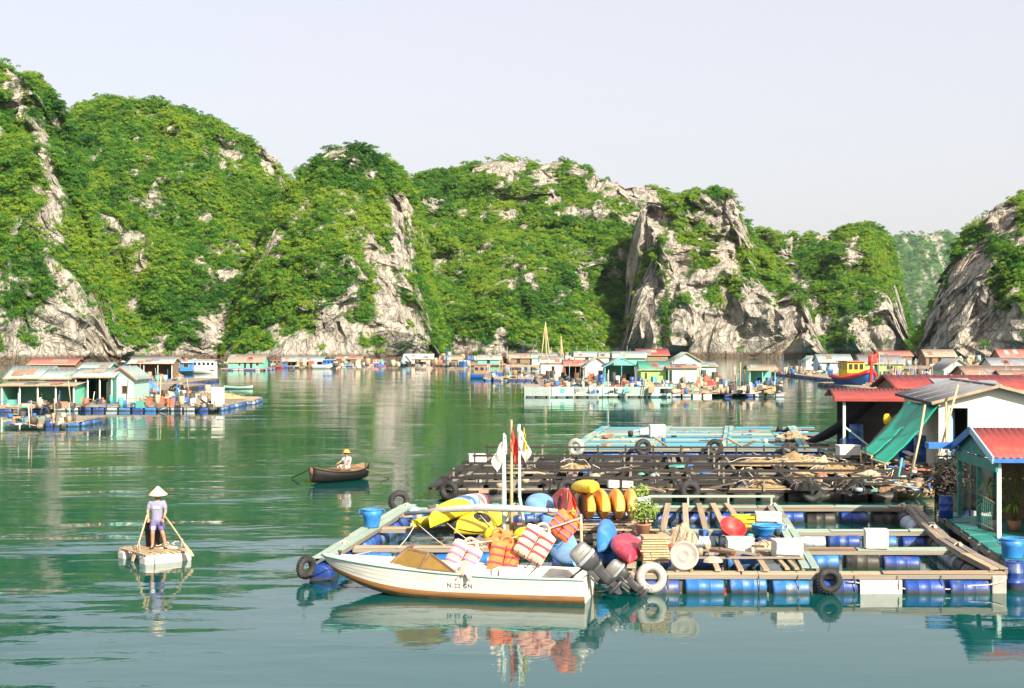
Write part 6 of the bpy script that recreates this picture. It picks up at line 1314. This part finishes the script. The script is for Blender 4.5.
hut('pink walled hut at the right edge of the village', 1004, 1040, 164, 377, 371, 'jacket_pink', 'roof_tan', 'x', 4, wins=[(.2,.5,.3,.7)])
hut('hut with a dark pink roof at the right edge', 1001, 1040, 300, 357, 349.5, 'roof_brown', 'roof_pink', 'x', 6)
hut('dark hut with brown roof under the shaded cliff', 926, 956, 320, 356, 349.5, 'brown_wall', 'roof_tan', 'x', 6, doors=[(.1,.2),(.4,.5)], wins=[(.6,.75,.3,.7)])
hut('grey roofed hut behind the rusty roof', 992, 1040, 250, 365, 358, 'white_wall', 'roof_grey', 'x', 6)
hut('hut with a dull red roof left of the shaded cliff', 880, 912, 330, 355.5, 351, 'brown_wall', 'roof_pink', 'x', 6)
raft_far('raft under the huts below the shaded cliff', 872, 1045, 292, 335, 'wood_grey', ('dark_drum','blue_drum'), side=False)
sampan('dark green boat moored in front of the fishing boat', W(868,391,0), R(4), 5.0, .8, 'teal_paint', 'roof_pale', .25, 'boat')
o = thing('flag', 'red flag flying above the right village raft', 'flag', (X(879,196),196,0)); MB().tube([(0,0,.4),(0,0,4.4)], .06, 6).build('pole', M['bamboo'], o)
MB().grid([[Vector((.02+1.5*u*-1, .18*math.sin(u*6+v*2), 4.3-1.3*v-.35*u)) for u in np.linspace(0,1,9)] for v in np.linspace(0,1,6)]).build('cloth', M['red_plastic'], o, solid=.02)
for i, (px, py, m_, lb) in enumerate(((885,383,'net_brown','brown net pile behind the dark green boat'),(905,385,'roof_red','red tarpaulin pile on the right village raft'),(925,384,'net_brown','brown net pile below the aqua gabled hut'),(900,376,'sack_tan','tan pile behind the red tarpaulin'),(915,389,'roof_red','red pile above the red shed roof'),(1005,388,'tarp_blue','blue tarpaulin pile by the rusty roofed hut'),(940,378,'net_black','dark pile in front of the aqua gabled hut'),(872,372,'light_blue','light blue pile beside the lime hut'),(890,371,'jacket_orange','orange pile below the red flag'))): heap(lb, W(px,py,.47), (rnd(2.2,3.6),2.2,rnd(.7,1.2)), m_, 150+i, 'rope', 3, 'net_pile', 'pile')
for px, py, lb in ((916,383,'first from the left of four blue barrels on the right village raft'),(922,383,'second from the left of four blue barrels on the right village raft'),(928,382,'third from the left of four blue barrels on the right village raft'),(897,379,'blue barrel standing apart in front of the lime hut with grey roof'),(934,384,'last of four blue barrels, nearest the aqua gabled hut')): stand_drum(lb, W(px,py,.47), 'blue_drum', 1.2, group='blue barrels on the right village raft')
for px, py, lb in ((100,402,'under the dark boat shelter'),(132,401,'below the pale green gabled hut'),(160,400,'in the middle of the left village raft edge'),(470,378,'by the dark moored boat'),(500,374,'on the low grey raft'),(700,392,'in front of the pale mint hut'),(740,389,'near the guard cabin'),(910,380,'among the right village barrels'),(895,386,'beside the dark green boat'),(930,386,'in front of the aqua gabled hut')):
    p_ = W(px,py,.45); tag(MB().tube([(0,0,-.4),(rnd(-.1,.1),0,rnd(1.8,3.2))], [.06,.045], 6).build('mooring_post', M['bamboo'], None, p_), 'thin bamboo mooring post '+lb, 'post', 'bamboo mooring posts in the village')

clutter('jumble of gear on the left village raft', 110, 222, 393, 408, 190, .45, 1.0, 320, 1.1)
clutter('jumble of gear along the left huts', 6, 110, 401, 409, 90, .45, .9, 321, 1.0)
clutter('jumble of gear on the low left raft', 8, 78, 417, 425, 50, .46, .8, 322, .8)
clutter('jumble of gear behind the left village', 106, 180, 376, 382, 110, .45, 1.2, 323, 1.3)
clutter('jumble of gear on the middle village raft', 545, 782, 383, 394, 320, .5, 1.1, 324, 1.0)
clutter('jumble of gear around the middle village huts', 545, 720, 374, 384, 200, .5, 1.3, 325, 1.4)
clutter('jumble of gear on the low grey raft', 484, 546, 374, 379, 60, .48, 1.1, 326, 1.0)
clutter('jumble of gear on the right village raft', 862, 1020, 373, 386, 320, .48, 1.4, 327, 1.3)
clutter('jumble of gear on the raft by the fishing boat', 884, 1020, 384, 394, 160, .48, 1.2, 328, 1.1)
clutter('jumble of gear on the pale float row', 780, 838, 371, 375, 70, .48, 1.4, 329, 1.1)
clutter('jumble of boats and gear along the far shore', 120, 470, 362, 367, 260, .45, 2.2, 330, 1.0)
clutter('jumble of gear along the far middle shore', 440, 640, 359, 364, 240, .45, 2.2, 331, 1.4)
clutter('jumble of gear along the far right shore', 870, 1030, 361, 366, 160, .45, 2.0, 332, 1.3)
# ------------------------------------------------------------------ haze
hm = bpy.data.materials.new('humid_air'); hm.use_nodes = True
n, l = hm.node_tree.nodes, hm.node_tree.links
n.remove(n['Principled BSDF']); pv = n.new('ShaderNodeVolumePrincipled')
pv.inputs['Color'].default_value = (.74, .88, 1, 1); pv.inputs['Density'].default_value = 0.000035; pv.inputs['Anisotropy'].default_value = 0.2
l.new(pv.outputs[0], n['Material Output'].inputs['Volume'])
bm = bmesh.new(); bmesh.ops.create_cube(bm, size=1, matrix=Matrix.Translation((0, 2300, 198)) @ Matrix.Diagonal((5200, 5200, 400, 1)))
me = bpy.data.meshes.new('haze'); bm.to_mesh(me); bm.free(); me.materials.append(hm)
hb = bpy.data.objects.new('haze', me); COL.objects.link(hb); hb['kind'] = 'stuff'; hb['label'] = 'thin humid haze over the bay'
